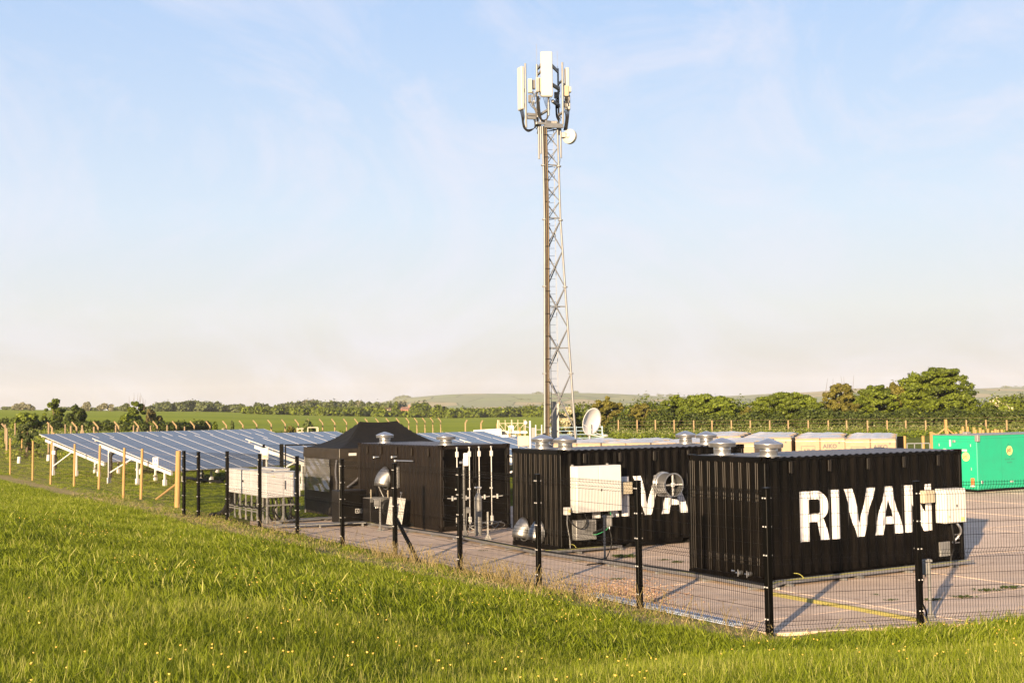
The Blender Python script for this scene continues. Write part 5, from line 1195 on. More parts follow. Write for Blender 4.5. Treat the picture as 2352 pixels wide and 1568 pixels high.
# further posts of the return run
for u, v, vt in ((49, 1048, 990),):
    q = gp(u, v, .1); zt = at(u, vt, q[1])[2]; MB().tube([(q[0] - wo[0], q[1] - wo[1], 0), (q[0] - wo[0] + .1, q[1] - wo[1], zt)], .07, 10).build('post', 'post_wood', wf)
wf.location = wo
sg = at(357, 1060, 55.6); sign = thing('warning_sign', 'small white warning sign with a blue circle on the wire beside the panels', 'sign', (sg[0], sg[1], 0))
MB().cbox(-.12, .12, -.01, .01, sg[2] - .19, sg[2] + .19, .004).build('board', 'sign_white', sign); s2 = MB(); s2.lathe([(.08, 0), (.08, .003)], 20).xf(Matrix.Translation((0, -.011, sg[2] + .06)) @ Matrix.Rotation(PI / 2, 4, 'X')); s2.build('blue_circle', 'blue_print', sign)
MB().box(-.012, .012, -.018, -.0145, sg[2] + .03, sg[2] + .11).box(-.012, .012, -.018, -.0145, sg[2] - .0, sg[2] + .018).build('exclamation_mark', 'sign_white', sign)
ln = MB()
for z in (-.08, -.11, -.14): ln.box(-.08, .08, -.014, -.0105, sg[2] + z, sg[2] + z + .014)
ln.build('small_print', 'dark_print', sign)
sg = at(123, 1039, 69); o = MB().cbox(sg[0] - .09, sg[0] + .09, sg[1] - .01, sg[1] + .01, sg[2] - .1, sg[2] + .1, .004).build('notice_plate', 'sign_white'); tag(o, 'tiny white notice plate on the wooden fence near the rear array', 'sign')
sg = at(604, 1069, 50); nb_ = thing('notice_board', 'small white and yellow notice on a short post by the rear mesh fence', 'sign', (sg[0] + .05, 50, 0))
MB().cbox(-.16, .16, 0, .03, 1.85, 2.30, .005).build('box', 'galv_dull', nb_); MB().cbox(-.05, .1, -.02, 0, 1.9, 2.2, .003).build('plate', 'sign_white', nb_); MB().box(-.03, .08, -.024, -.0205, 1.93, 2.0).build('yellow_strip', 'yellow_logo', nb_); MB().cbox(-.04, .04, .03, .09, 0, 2.3, .005).build('post', 'black_fence', nb_)
# white driven piles waiting for further panels
piles = [(41.7, 1064.7, 1048.5, .13), (110, 1060, 1044, .13), (10.8, 1037.7, 1029, .14), (33, 1038.6, 1030.5, .14), (71, 1035, 1016.7, .15), (93.4, 1033, 1012.6, .13), (114, 1037, 1029, .15)]
pl_l = ['nearest left stub, left of the fence post', 'stub right of the second wooden post', 'leftmost stub at the picture edge', 'small leaning stub by the dark bush', 'taller stub in front of the dark bush', 'leaning tall stub right of the dark bush', 'stub beside the low edge of the rear array']
for (u, v, vt, r_), lb in zip(piles, pl_l):
    q = gp(u, v, .08); zt = at(u, vt, q[1])[2]; ln_ = rnd.uniform(-.02, .12); o = MB().tube([(q[0], q[1], -.3), (q[0] + ln_, q[1], zt)], r_, 12).build('white_pile', 'white_frame'); tag(o, 'short white ground pile in the grass, ' + lb, 'post', 'white piles driven into the grass')

# ------------------------------------------------------------------ far fence of concrete posts with bent tops
bf = thing('airfield_fence', 'far line of concrete fence posts with bent tops behind the solar panels', 'fence', (-42.5, 118, 0)); bo_ = np.array([-42.5, 118.0])
cpx = [16, 120, 176, 225, 272.5, 318, 361, 405, 446, 482, 520, 558, 589.6, 623, 655, 685, 714, 741, 769, 796, 821, 845, 869, 893, 916, 938.6, 957.5, 976, 994, 1012]
cbase = np.array([-42.5, 118.0]); cdir = np.array([30.9, 90.0])
cpos = []
for u in cpx:
    r_ = ray(u, 965)[:2]; A = np.array([[r_[0], -cdir[0]], [r_[1], -cdir[1]]]); t = np.linalg.solve(A, cbase); q = cbase + cdir * t[1]; cpos.append(q)
for i, q in enumerate(cpos):
    z = T(*q); h_ = 2.15; x, y = q - bo_; w = .15
    mb = MB(); mb.beam((x, y, z - .2), (x, y, z + h_), w, w); mb.beam((x, y, z + h_ - .03), (x - .42, y - .14, z + h_ + .52), w * .9, w * .9); mb.build('concrete_post', 'concrete_post' if i else 'old_wood', bf)
wi = MB()
for a, b_ in zip(cpos[:-1], cpos[1:]):
    for z in (.3, .8, 1.3, 1.75, 2.1): wi.beam((a[0] - bo_[0], a[1] - bo_[1], T(*a) + z), (b_[0] - bo_[0], b_[1] - bo_[1], T(*b_) + z), .012)
wi.build('wire', 'old_wood', bf); bf.location = (bo_[0], bo_[1], 0)
# straight concrete posts in the middle
for u, vt, lb in ((1069, 964, 'left one of the two tall thin posts'), (1105, 965, 'right one of the two tall thin posts, behind the car'), (1142, 966, 'ivy clad post at the left end of the lattice frame')):
    q = at(u, 1000, 150)[:2]; z = T(*q); zt = at(u, vt, 150)[2]; mb = MB(); mb.beam((q[0], q[1], z - .2), (q[0], q[1], zt - .35), .14); mb.beam((q[0], q[1], zt - .37), (q[0] + .2, q[1] + .1, zt), .13); o = mb.build('tall_post', 'concrete_post'); tag(o, lb + ' in the far meadow', 'post')
# low post lines in the rough strip
lf = thing('stock_fence', 'low weathered wooden stock fence posts in the rough grass on the left', 'fence', (-40, 135, 0))
for u, vt, vb, Yq in ((12.5, 974, 985, 128), (35, 971, 980, 150), (112, 973, 994, 112), (163, 978, 995, 112), (150, 974, 981, 150), (216, 979.5, 990, 112), (266, 976, 992, 130), (307, 976, 988, 140), (346, 977, 988, 150), (384, 976, 989, 150), (424, 979, 990, 150), (316, 982, 988, 115)):
    q = at(u, vt, Yq); z = T(q[0], q[1]); MB().tube([(q[0] + 40, q[1] - 135, min(z, q[2] - .8)), (q[0] + 40, q[1] - 135, q[2])], .09, 8).build('post', 'old_wood', lf)
for u, vt in ((124, 993), (219, 993), (291, 994.5), (347, 994.5), (348, 990), (845, 995), (768, 1000)):
    q = at(u, vt, 96); MB().tube([(q[0] + 40, q[1] - 135, 0), (q[0] + 40, q[1] - 135, q[2])], .08, 8).build('post', 'post_wood', lf)
q = at(189, 976, 140); st_f = MB(); z = T(q[0], q[1]); st_f.beam((0, 0, z - .2), (0, 0, q[2]), .16); st_f.beam((-.55, 0, z), (0, 0, q[2] - .3), .1); st_f.beam((.55, 0, z), (0, 0, q[2] - .3), .1); st_f.beam((-.3, 0, z + .55), (.3, 0, z + .55), .1); o = st_f.build('braced_post', 'old_wood'); o.location = (q[0], q[1], 0); tag(o, 'weathered strainer post with two side braces in the rough grass on the left', 'post')
# right hand field fence
rf = thing('field_fence', 'long line of thin pale posts in front of the right hand hedge', 'fence', (20, 160, 0))
for i, (u, vt) in enumerate([(1420, 964), (1463, 964), (1505, 964), (1548, 964), (1593, 965), (1635, 965), (1679.5, 965), (1723, 965), (1767.5, 965), (1810, 965), (1856, 965), (1902, 965), (1944, 965), (1992, 965), (2037, 965), (2080, 965), (2125.6, 965), (2219, 964), (2264, 964), (2311.7, 964), (2358, 964), (2404, 964)]):
    Yq = 168 - 12 * (u - 1420) / 950; q = at(u, vt, Yq); z = T(q[0], q[1]); MB().beam((q[0] - 20, q[1] - 160, z - .3), (q[0] - 20, q[1] - 160, q[2]), .15, .15).build('post', 'concrete_post', rf)
for i in range(4):
    z = .5 + .45 * i; a = at(1400, 965, 168.5); b_ = at(2420, 965, 155.6); MB().beam((a[0] - 20, a[1] - 160, T(a[0], a[1]) + z), (b_[0] - 20, b_[1] - 160, T(b_[0], b_[1]) + z), .012).build('wire', 'old_wood', rf)
q = at(2171.5, 963, 140); z = T(q[0], q[1]); mb = MB(); mb.beam((0, 0, z - .2), (0, 0, q[2]), .26); mb.beam((-1.3, .2, z), (0, 0, q[2] - .9), .14); mb.beam((1.3, .2, z), (0, 0, q[2] - .9), .14); o = mb.build('braced_post', 'post_wood'); o.location = (q[0], q[1], 0); tag(o, 'thick strainer post with two sloping braces just left above the green generator', 'post')
gf_ = thing('new_post_fence', 'cluster of new orange-brown wooden posts behind the green generator', 'fence', (34, 95, 0))
for u, vt, Yq in [(2176, 989, 92), (2196, 992, 96), (2207, 988, 90), (2211.5, 979, 100), (2222, 979, 95), (2237, 981, 92), (2240, 986, 88), (2251, 982, 95), (2258, 987, 90), (2269, 984, 93), (2279, 988, 90), (2286, 985, 94), (2292, 986.5, 90), (2301, 986, 95), (2327, 993, 92), (2120, 1001, 84), (2077.5, 1001, 84), (2041, 1017, 78), (2048, 1016, 78), (1955, 1003, 90)]:
    q = at(u, vt, Yq); MB().tube([(q[0] - 34, q[1] - 95, 0), (q[0] - 34, q[1] - 95, q[2])], .10, 8).build('post', 'post_wood', gf_)
for k in range(9):
    u = 2138 + k * 2.6; q = at(u, 991 + k * 1.1, 88 - k * 1.5); MB().tube([(q[0] - 34, q[1] - 95, 0), (q[0] - 34, q[1] - 95, q[2])], .09, 7).build('post', 'post_wood', gf_)
q = at(2067, 1001.5, 60); o = MB().cbox(-.14, .14, -.1, .1, 0, q[2], .01).build('black_bollard', 'black_fence'); o.location = (q[0], 60, 0); tag(o, 'single tall black post between the crates and the generator', 'post')
q = at(2083, 1018, 74); q2 = at(2135, 1018, 74); fg = thing('field_gate', 'low galvanised gate between the black post and the generator', 'gate', (q[0], 74, 0)); w = q2[0] - q[0]
for z in (.3, .6, .9, q[2]): MB().beam((0, 0, z), (w, 0, z), .05).build('rail', 'galv', fg)
for x in (0, w * .33, w * .66, w): MB().beam((x, 0, .2), (x, 0, q[2]), .05).build('upright', 'galv', fg)
q = at(2312, 998, 66); sb = thing('information_sign', 'white framed sign with two dark lettered lines behind the generator roof', 'sign', (q[0], 66, 0)); zt = at(2312, 993.8, 66)[2]
MB().cbox(-.34, .34, -.02, .02, zt - .42, zt, .006).build('board', 'sign_white', sb)
for z in (zt - .16, zt - .35): MB().box(-.29, .29, -.024, -.0205, z, z + .11).build('dark_band', 'dark_print', sb)
sl = MB()
for z in (zt - .13, zt - .32):
    for k in range(9): sl.box(-.26 + k * .056, -.22 + k * .056, -.028, -.0245, z, z + .05)
sl.build('small_print', 'sign_white', sb)
for x in (-.3, .3): MB().cbox(x - .03, x + .03, .02, .07, 0, zt, .004).build('leg', 'galv_dull', sb)

# lattice frame, car and trailer in the far meadow
lfq = at(1144, 1003, 140); fr = thing('lattice_frame', 'cream open lattice frame with diagonals standing in the far meadow', 'frame', (lfq[0], 140, 0)); sc_ = 140 / FL
def fx(x): return (760 / 2352 / 1.6327 * 0 + (1760 + x * 300 / 2352) / 1.6327 - 1144) * sc_
def fz(y): return at(1176, (1540 + y * 180 / 1411) / 1.6327, 140)[2]
for x in (842, 880, 1058, 1238, 1258, 1432, 1612, 1650): MB().beam((fx(x), 0, 0), (fx(x), 0, fz(262)), .10 if x in (842,) else .06).build('upright', 'beige_box', fr)
for y in (365, 585): MB().beam((fx(880), 0, fz(y)), (fx(1612), 0, fz(y)), .055).build('rail', 'beige_box', fr)
for a, b_ in (((890, 380), (1050, 585)), ((1060, 370), (1238, 585)), ((1258, 585), (1425, 380)), ((1500, 520), (1612, 385)), ((885, 600), (1030, 765)), ((1060, 605), (1200, 765)), ((1300, 760), (1430, 600)), ((1500, 740), (1612, 610))): MB().beam((fx(a[0]), 0, fz(a[1])), (fx(b_[0]), 0, fz(b_[1])), .045).build('diagonal', 'beige_box', fr)
for x in (1195, 1490): MB().tube([(fx(x), -.5, 0), (fx(x), -.5, fz(480))], .07, 8).build('marker_post', 'post_wood', fr)
cqr = at(1117, 1003, 142); car = thing('parked_car', 'pale parked car half hidden by the ivy clad post in the far meadow', 'car', (cqr[0] - .6, 143, 0), R(12)); 
prof = [(0, .35), (.05, .75), (.7, .92), (1.3, 1.42), (2.6, 1.48), (3.2, 1.0), (3.9, .9), (4.0, .4)]
vs = [(x, -.8, z) for x, z in prof] + [(x, .8, z) for x, z in prof]; nn_ = len(prof)
MB().add(vs, [tuple(range(nn_)), tuple(range(2 * nn_ - 1, nn_ - 1, -1))] + [(i, nn_ + i, nn_ + (i + 1) % nn_, (i + 1) % nn_) for i in range(nn_)]).build('body', 'car_white', car)
MB().add([(.85, -.81, .96), (1.38, -.81, 1.36), (2.5, -.81, 1.4), (2.95, -.81, 1.0)], [(0, 1, 2, 3)]).add([(.66, -.7, .95), (.66, .7, .95), (1.24, .7, 1.39), (1.24, -.7, 1.39)], [(0, 1, 2, 3)]).build('window', 'window_glass', car)
for x in (.75, 3.2): MB().tube([(x, -.85, .32), (x, -.65, .32)], .32, 14).build('wheel', 'black_rubber', car)
car.scale = (1, 1, 1)
tq = at(1120, 1000, 132); o = MB(); o.add([(-1.35, 0, .38), (1.1, 0, .02), (1.55, 0, .25), (1.5, 0, .85), (-1.35, 0, .72), (-1.35, .5, .38), (1.1, .5, .02), (1.55, .5, .25), (1.5, .5, .85), (-1.35, .5, .72)], [(0, 1, 2, 3, 4), (9, 8, 7, 6, 5)] + [(i, i + 5, (i + 1) % 5 + 5, (i + 1) % 5) for i in range(5)])
o = o.build('white_trough', 'white_frame'); o.location = (tq[0] - .1, 132, at(1120, 1003, 132)[2]); tag(o, 'long white tapered trough lying in the meadow in front of the car', 'trough')
lq = at(1186, 992, 150); ac = thing('small_trailer', 'small white flat trailer with an upright box behind the lattice frame', 'trailer', (lq[0], 152, T(lq[0], 152)))
zz = at(1186, 995, 152)[2] - T(lq[0], 152)
MB().cbox(-1.3, 1.3, -.6, .6, zz, zz + .25, .02).build('bed', 'car_white', ac); MB().cbox(-.9, -.3, -.3, .3, zz + .25, zz + .95, .06).build('box', 'car_white', ac)
for x in (-.5, .5): MB().tube([(x, -.7, .35), (x, -.5, .35)], .35, 14).build('wheel', 'black_rubber', ac)
# blue gate and kissing gate
gq = at(1263, 990, 138); gb = thing('blue_gate', 'pale blue metal field gate seen through the mast legs', 'gate', (gq[0], 138, T(gq[0], 138))); w = at(1383, 990, 138)[0] - gq[0]; zt = at(1320, 981, 138)[2] - T(gq[0], 138)
for k in range(5): MB().beam((0, 0, .2 + (zt - .2) * k / 4), (w, 0, .2 + (zt - .2) * k / 4), .05).build('rail', 'gate_blue', gb)
for x in (0, w * .5, w): MB().beam((x, 0, 0), (x, 0, zt + .1), .12).build('upright', 'gate_blue', gb)
kq = at(685, 990, 120); kg = thing('kissing_gate', 'small white wooden kissing gate with a square notice behind the solar panels', 'gate', (kq[0], 120, 0)); zt = at(700, 981.5, 120)[2]
for x in (-.9, -.45, .1, .95, 1.05): MB().beam((x + .8, 0, 0), (x + .8, 0, zt), .07).build('post', 'beige_box', kg)
for k in range(4): MB().beam((-.1, 0, zt - .1 - k * .3), (.5, 0, zt - .1 - k * .3), .07).build('rail', 'beige_box', kg)
MB().beam((.9, 0, zt), (1.85, 0, zt), .07).build('top_rail', 'beige_box', kg); MB().cbox(1.15, 1.7, -.08, -.04, zt - .95, zt - .4, .01).build('notice', 'sign_white', kg)

# ------------------------------------------------------------------ vegetation
def leaves(name, lobes, n, size, m, seed=1, parent=None, flat=0.35, outline=1.0, **kw):
    """leaf-clump quads spread through the outer shells of many lobes (cx, cy, cz, rx, ry, rz)"""
    r_ = np.random.RandomState(seed); lobes = np.array(lobes, float); w = lobes[:, 3] * lobes[:, 5]; w = w / w.sum()
    k = r_.choice(len(lobes), n, p=w); d = r_.normal(size=(n, 3)); d /= np.linalg.norm(d, axis=1)[:, None]
    rad = 1 - np.abs(r_.normal(0, .20, n)); rad = np.clip(rad, .2, 1.1); rad = np.where(r_.uniform(size=n) < .07, r_.uniform(.9, 1.3, n), rad)
    # break the outline with bumps
    bump = 1 + .14 * np.sin(d[:, 0] * 7 + k) * np.sin(d[:, 2] * 6 + k * 2) + .08 * np.sin(d[:, 1] * 13 + k * 3)
    c = lobes[k, :3] + d * lobes[k, 3:] * (rad * bump * outline)[:, None]
    nrm = d + r_.normal(0, .7, (n, 3)); nrm[:, 2] += flat; nrm /= np.linalg.norm(nrm, axis=1)[:, None]
    t = np.cross(nrm, r_.normal(size=(n, 3))); t /= np.linalg.norm(t, axis=1)[:, None]; b = np.cross(nrm, t)
    s = size * r_.uniform(.5, 1.25, n)[:, None]; a = r_.uniform(.45, .9, n)[:, None]
    V = np.stack([c - t * s, c - b * s * a + nrm * s * .2, c + t * s, c + b * s * a + nrm * s * .2], 1).reshape(-1, 3)
    F = np.arange(n * 4).reshape(n, 4); tone = r_.uniform(0, 1, n) * .6 + .4 * r_.uniform(0, 1, len(lobes))[k]
    me = mesh_np(name, V, F, m, tone); o = bpy.data.objects.new(name, me); COL.objects.link(o)
    if parent is not None: o.parent = parent
    for q, v in kw.items(): o[q] = v
    return o
def crown_lobes(w, d, h, z0, n, seed, round_=.75, flatp=2.6):
    """lobes filling a dome w wide, d deep, h high starting at z0"""
    rr = random.Random(seed); L = []
    for i in range(n):
        while True:
            x, y, z = rr.uniform(-1, 1), rr.uniform(-1, 1), rr.random() ** (.5 if flatp > 2.7 else .8)
            if (x * x + y * y) ** .5 <= (1 - z ** flatp) ** .5: break
        s = rr.uniform(.16, .30) * (1 if n < 30 else .66 if n < 70 else .50)
        sq = 1 if n < 30 else .55
        L.append((x * w / 2 * (1 - s * .6), y * d / 2 * (1 - s * .6), z0 + z * h * (1 - s * .5), s * w / 2 * 1.1, s * d / 2 * 1.1, s * h * round_ * sq * rr.uniform(.7, 1.1)))
    return L
def tree(name, label, cat, x, y, w, d, h, m, seed, n=9000, size=.2, trunk=True, z0=.12, nl=26, group=None, m2=None, bare=0, flatp=2.6):
    z = T(x, y); t = thing(name, label, cat, (x, y, z), 0, group); rr = random.Random(seed)
    th_ = h * z0; L = crown_lobes(w, d, h * (1 - z0 * .6), th_ * .6, nl, seed, flatp=flatp)
    if trunk:
        tb = MB(); tr = max(.05, h * .022); tb.tube([(0, 0, -.3), (rr.uniform(-.1, .1), 0, h * .3), (rr.uniform(-.2, .2) , 0, h * .6)], tr, 8, r2=tr * .45)
        for k in range(9):
            q = L[rr.randrange(len(L))]; a = Vector((0, 0, h * rr.uniform(.08, .45))); b_ = Vector(q[:3]); tb.tube([a, a.lerp(b_, .5) + Vector((0, 0, h * .03)), b_], tr * .42, 5, r2=tr * .12)
        tb.build('trunk', 'bark', t)
    leaves('crown', L, n, size, m, seed, t)
    if m2: leaves('blossom_sprays', [q for i, q in enumerate(L) if i % 2 == 0], n // 3, size * .9, m2, seed + 50, t, outline=1.03)
    if bare:
        bb_ = MB()
        for k in range(bare): 
            a = Vector((rr.uniform(-.4, .4) * w, 0, h * .6)); b_ = a + Vector((rr.uniform(-.12, .12) * w, rr.uniform(-.1, .1) * d, h * rr.uniform(.3, .55))); bb_.tube([a, b_], .04, 4, r2=.01)
        bb_.build('bare_twigs', 'bark', t)
    return t
def place(u, v_top, Yd, v_base=None):
    q = at(u, v_top, Yd); return q[0], Yd, q[2] - T(q[0], Yd)
def wpx(px, Yd): return px * Yd / FL
HY = 186.0
specs = [  # name, label, cat, u centre, top v, width px, depth m, Y, material, n, size, extra
 ('oak_tree', 'largest round crowned tree rising above the hedge at the right', 'tree', 2146, 835, 222, 14, 184, 'leaf_green', 52000, .20, dict(nl=300, z0=.06, flatp=2.3)),
 ('tree', 'thinner airy tree leaning against the left side of the largest tree', 'tree', 2055, 858, 62, 6, 186, 'leaf_olive', 3800, .24, dict(nl=14, z0=.25)),
 ('tree', 'dense dark green tree left of the largest tree', 'tree', 2008, 880, 115, 10, 183, 'leaf_green', 22000, .19, dict(nl=150, z0=.05, flatp=3)),
 ('tree', 'orange-tinged tree standing out between two dark hedge trees', 'tree', 1926, 873, 92, 9, 184, 'leaf_olive', 17000, .18, dict(nl=110, bare=6, flatp=3, z0=.05)),
 ('hedge_tree', 'broad bright green hedge tree directly right of the gap in the hedge', 'tree', 1806, 898, 182, 10, 182, 'leaf_green', 36000, .19, dict(nl=260, z0=.03, flatp=5)),
 ('hedge_tree', 'broad bright green hedge tree left of the gap above the wrapped crates', 'tree', 1622, 902, 168, 10, 182, 'leaf_bright', 34000, .19, dict(nl=240, z0=.03, flatp=5)),
 ('hedge_tree', 'left shoulder of bright hedge tree, highest leafy tip near its left end', 'tree', 1552, 903, 90, 9, 184, 'leaf_green', 16000, .19, dict(nl=120, z0=.03, flatp=4)),
 ('shrub', 'small upright brownish shrub in the gap of the hedge', 'shrub', 1712, 930, 46, 5, 180, 'leaf_olive', 3500, .22, dict(nl=12, z0=.1)),
 ('shrub', 'feathery brownish shrub behind the satellite dish, right side', 'shrub', 1395, 908, 92, 8, 178, 'leaf_olive', 14000, .17, dict(nl=90, z0=.06, flatp=3.5)),
 ('shrub', 'lower olive shrub between the satellite dish and the bright hedge', 'shrub', 1475, 924, 84, 8, 180, 'leaf_olive', 11000, .17, dict(nl=80, flatp=4, z0=.04)),
 ('shrub', 'small bright green shrub top behind the olive shrubs', 'shrub', 1452, 929, 34, 5, 190, 'leaf_bright', 2600, .24, dict(nl=10)),
 ('hawthorn', 'hawthorn tree covered in cream blossom behind the mast foot', 'tree', 1284, 919, 84, 6, 150, 'blossom', 10000, .17, dict(nl=34, z0=.03)),
 ('shrub', 'dark shaded right flank of the blossoming hawthorn', 'shrub', 1322, 930, 40, 4, 153, 'leaf_hedge', 4200, .19, dict(nl=14, z0=.03)),
 ('hawthorn', 'hawthorn with cream blossom at the right edge beside the largest tree', 'tree', 2298, 911, 100, 6, 176, 'leaf_green', 7000, .21, dict(nl=24, m2='blossom')),
 ('shrub', 'green shrub at the far right picture edge', 'shrub', 2370, 930, 80, 6, 180, 'leaf_hedge', 5000, .23, dict(nl=18)),
 ('hawthorn', 'twiggy two topped hawthorn left in the meadow hedge, taller one', 'tree', 123, 912, 56, 6, 205, 'leaf_green', 9000, .18, dict(nl=34, z0=.1)),
 ('shrub', 'round green bush directly right of the two topped hawthorn', 'shrub', 172, 930, 50, 6, 203, 'leaf_hedge', 5500, .24, dict(nl=18)),
 ('hawthorn', 'pointed hawthorn with thin twiggy top in the middle of the left hedge', 'tree', 315, 912, 46, 6, 205, 'leaf_green', 7000, .17, dict(nl=32, z0=.1, bare=10)),
 ('shrub', 'wide green bush under the pointed hawthorn', 'shrub', 302, 936, 60, 6, 202, 'leaf_bright', 5500, .24, dict(nl=18)),
 ('shrub', 'reddish brown bush at the right end of the left hedge group', 'shrub', 352, 930, 34, 5, 202, 'leaf_brown', 3500, .23, dict(nl=12)),
 ('shrub', 'dark round evergreen bush at the left end of the solar panels', 'shrub', 62, 965, 56, 2.2, 108, 'leaf_dark', 14000, .075, dict(nl=40, z0=.03, flatp=4)),
 ('sapling', 'small pointed green sapling just above the solar panels', 'sapling', 498, 955, 26, 1.6, 125, 'leaf_bright', 1800, .13, dict(nl=9, z0=.1)),
 ('shrub', 'small dark pointed bush right of the green sapling', 'shrub', 531, 964, 17, 1.2, 124, 'leaf_dark', 1500, .11, dict(nl=8, z0=.05)),
 ('shrub', 'white flowered low bush between sapling and dark bush', 'shrub', 514, 976, 30, 1.6, 120, 'blossom', 900, .1, dict(nl=8)),
 ('shrub', 'bushy green shrub beside the kissing gate behind the panels', 'shrub', 668, 972, 46, 2.2, 122, 'leaf_olive', 3000, .12, dict(nl=14)),
 ('shrub', 'dark green shrub right behind the kissing gate', 'shrub', 712, 966, 48, 3, 140, 'leaf_dark', 3500, .14, dict(nl=14)),
 ('shrub', 'low bramble patch on the left in front of the hedge', 'shrub', 60, 948, 80, 6, 190, 'leaf_bright', 5500, .22, dict(nl=22)),
 ('shrub', 'ivy mound climbing the post beside the parked car', 'ivy', 1139, 975, 20, 1.5, 138, 'leaf_dark', 1500, .10, dict(nl=10)),
]
for i, (nm, lb, ct_, u, vt, w, dp, Yd, m_, n_, sz, kw) in enumerate(specs):
    x, y, h_ = place(u, vt, Yd); tree(nm, lb, ct_, x, y, wpx(w, Yd), dp, h_, m_, 100 + i, n_, sz, group=None, **kw)
# continuous low hedges: one leafy mass each, no single plants to be told apart
def hedge(name, label, pts, h_, d, m_, n, size, seed):
    L = []; rr = random.Random(seed)
    for (a, b_) in zip(pts[:-1], pts[1:]):
        ln_ = math.hypot(b_[0] - a[0], b_[1] - a[1]); k = max(2, int(ln_ / (h_ * .8)))
        for i in range(k):
            f_ = (i + rr.random()) / k; x, y = a[0] + (b_[0] - a[0]) * f_, a[1] + (b_[1] - a[1]) * f_
            L.append((x, y, T(x, y) + h_ * rr.uniform(.3, .5), h_ * rr.uniform(.6, .9), d * rr.uniform(.4, .6), h_ * rr.uniform(.45, .62)))
    o = leaves(name, L, n, size, m_, seed); tag(o, label, 'hedge', kind='stuff'); return o
A_ = lambda u, Y_: tuple(at(u, 960, Y_)[:2])
hedge('hedge', 'low dark green hedge in front of the far left field', [A_(-60, 192), A_(120, 192), A_(260, 194), A_(400, 200), A_(470, 210)], 1.6, 2.5, 'leaf_hedge', 16000, .22, 301)
hedge('hedge', 'dark undergrowth at the foot of the right hand trees', [A_(1385, 176), A_(1600, 176), A_(1900, 175), A_(2200, 172), A_(2420, 170)], 3.0, 4.0, 'leaf_hedge', 40000, .19, 302)
hedge('hedge', 'shaggy low field hedge right of the kissing gate', [A_(560, 160), A_(640, 158), A_(800, 165), A_(880, 175)], 1.2, 2, 'leaf_green', 5000, .17, 303)
hedge('hedge', 'band of green bushes filling behind the hedge trees', [A_(1340, 192), A_(1500, 192), A_(1720, 192), A_(1900, 192), A_(2100, 190), A_(2260, 190), A_(2420, 188)], 5.0, 4.0, 'leaf_green', 44000, .20, 304)
# the far tree line, about 700-800 m away
def treeline(label, segs, m_, Yd, n, size, seed):
    rr = random.Random(seed); L = []
    for (u0, v0, u1, v1) in segs:
        k = max(2, int((u1 - u0) / 5))
        for i in range(k):
            f_ = (i + rr.random()) / k; u = u0 + (u1 - u0) * f_; v = v0 + (v1 - v0) * f_ + rr.uniform(-.5, 3.5); Y_ = Yd * rr.uniform(.97, 1.05); q = at(u, v, Y_); zb = T(q[0], Y_); h_ = max(1.5, q[2] - zb); w = rr.uniform(5, 11) * Y_ / FL
            L.append((q[0], q[1], zb + h_ * .55, w, w, h_ * .5)); 
            if h_ > 4: L.append((q[0] + rr.uniform(-2, 2), q[1] - 3, zb + h_ * .28, w * 1.2, w, h_ * .32))
    o = leaves('distant_trees', L, n, size, m_, seed, flat=.5); tag(o, label, 'trees', kind='stuff'); return o
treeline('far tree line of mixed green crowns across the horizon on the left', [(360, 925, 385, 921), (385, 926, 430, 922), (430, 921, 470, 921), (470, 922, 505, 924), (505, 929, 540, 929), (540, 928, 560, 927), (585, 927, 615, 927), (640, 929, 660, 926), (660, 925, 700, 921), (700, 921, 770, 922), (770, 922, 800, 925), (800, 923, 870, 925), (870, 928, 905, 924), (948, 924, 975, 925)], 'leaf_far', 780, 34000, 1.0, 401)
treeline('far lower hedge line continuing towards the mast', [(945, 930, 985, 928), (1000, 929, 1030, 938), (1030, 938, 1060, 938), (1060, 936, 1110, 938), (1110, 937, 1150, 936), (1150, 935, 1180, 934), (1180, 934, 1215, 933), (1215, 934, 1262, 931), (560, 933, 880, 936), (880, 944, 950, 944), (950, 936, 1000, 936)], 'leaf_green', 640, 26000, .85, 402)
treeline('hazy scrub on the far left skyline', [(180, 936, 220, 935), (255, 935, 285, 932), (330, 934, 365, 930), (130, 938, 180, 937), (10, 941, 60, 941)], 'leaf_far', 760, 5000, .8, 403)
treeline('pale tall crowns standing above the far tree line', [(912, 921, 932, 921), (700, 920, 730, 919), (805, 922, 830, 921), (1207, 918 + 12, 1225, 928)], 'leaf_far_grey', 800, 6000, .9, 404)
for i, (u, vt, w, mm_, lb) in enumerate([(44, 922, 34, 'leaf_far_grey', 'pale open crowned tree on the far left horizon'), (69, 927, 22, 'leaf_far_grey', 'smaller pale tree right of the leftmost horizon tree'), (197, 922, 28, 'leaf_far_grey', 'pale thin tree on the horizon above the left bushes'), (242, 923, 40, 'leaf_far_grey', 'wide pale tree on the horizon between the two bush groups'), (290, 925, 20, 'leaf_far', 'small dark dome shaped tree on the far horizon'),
                                         (957, 922, 24, 'leaf_dark', 'dark conifer like tree right of the far houses'), (983, 924, 22, 'leaf_far', 'slim greenish tree beside the dark tree near the houses'), (910, 922, 24, 'leaf_green', 'green round tree between the two far houses')]):
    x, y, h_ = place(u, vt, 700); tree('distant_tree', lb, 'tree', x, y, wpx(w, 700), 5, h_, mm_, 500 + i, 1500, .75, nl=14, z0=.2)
kn = at(927, 907, 4100); o = leaves('hilltop_copse', [(kn[0] + dx, 4100 + dy, kn[2] - 10 + dz, 13, 10, 9) for dx, dy, dz in ((-12, 0, -3), (0, 0, 0), (10, 3, -1), (18, 0, -5), (-20, 0, -7))], 2500, 3.0, 'leaf_far', 77); tag(o, 'dark round copse on top of the distant down', 'copse', kind='stuff')
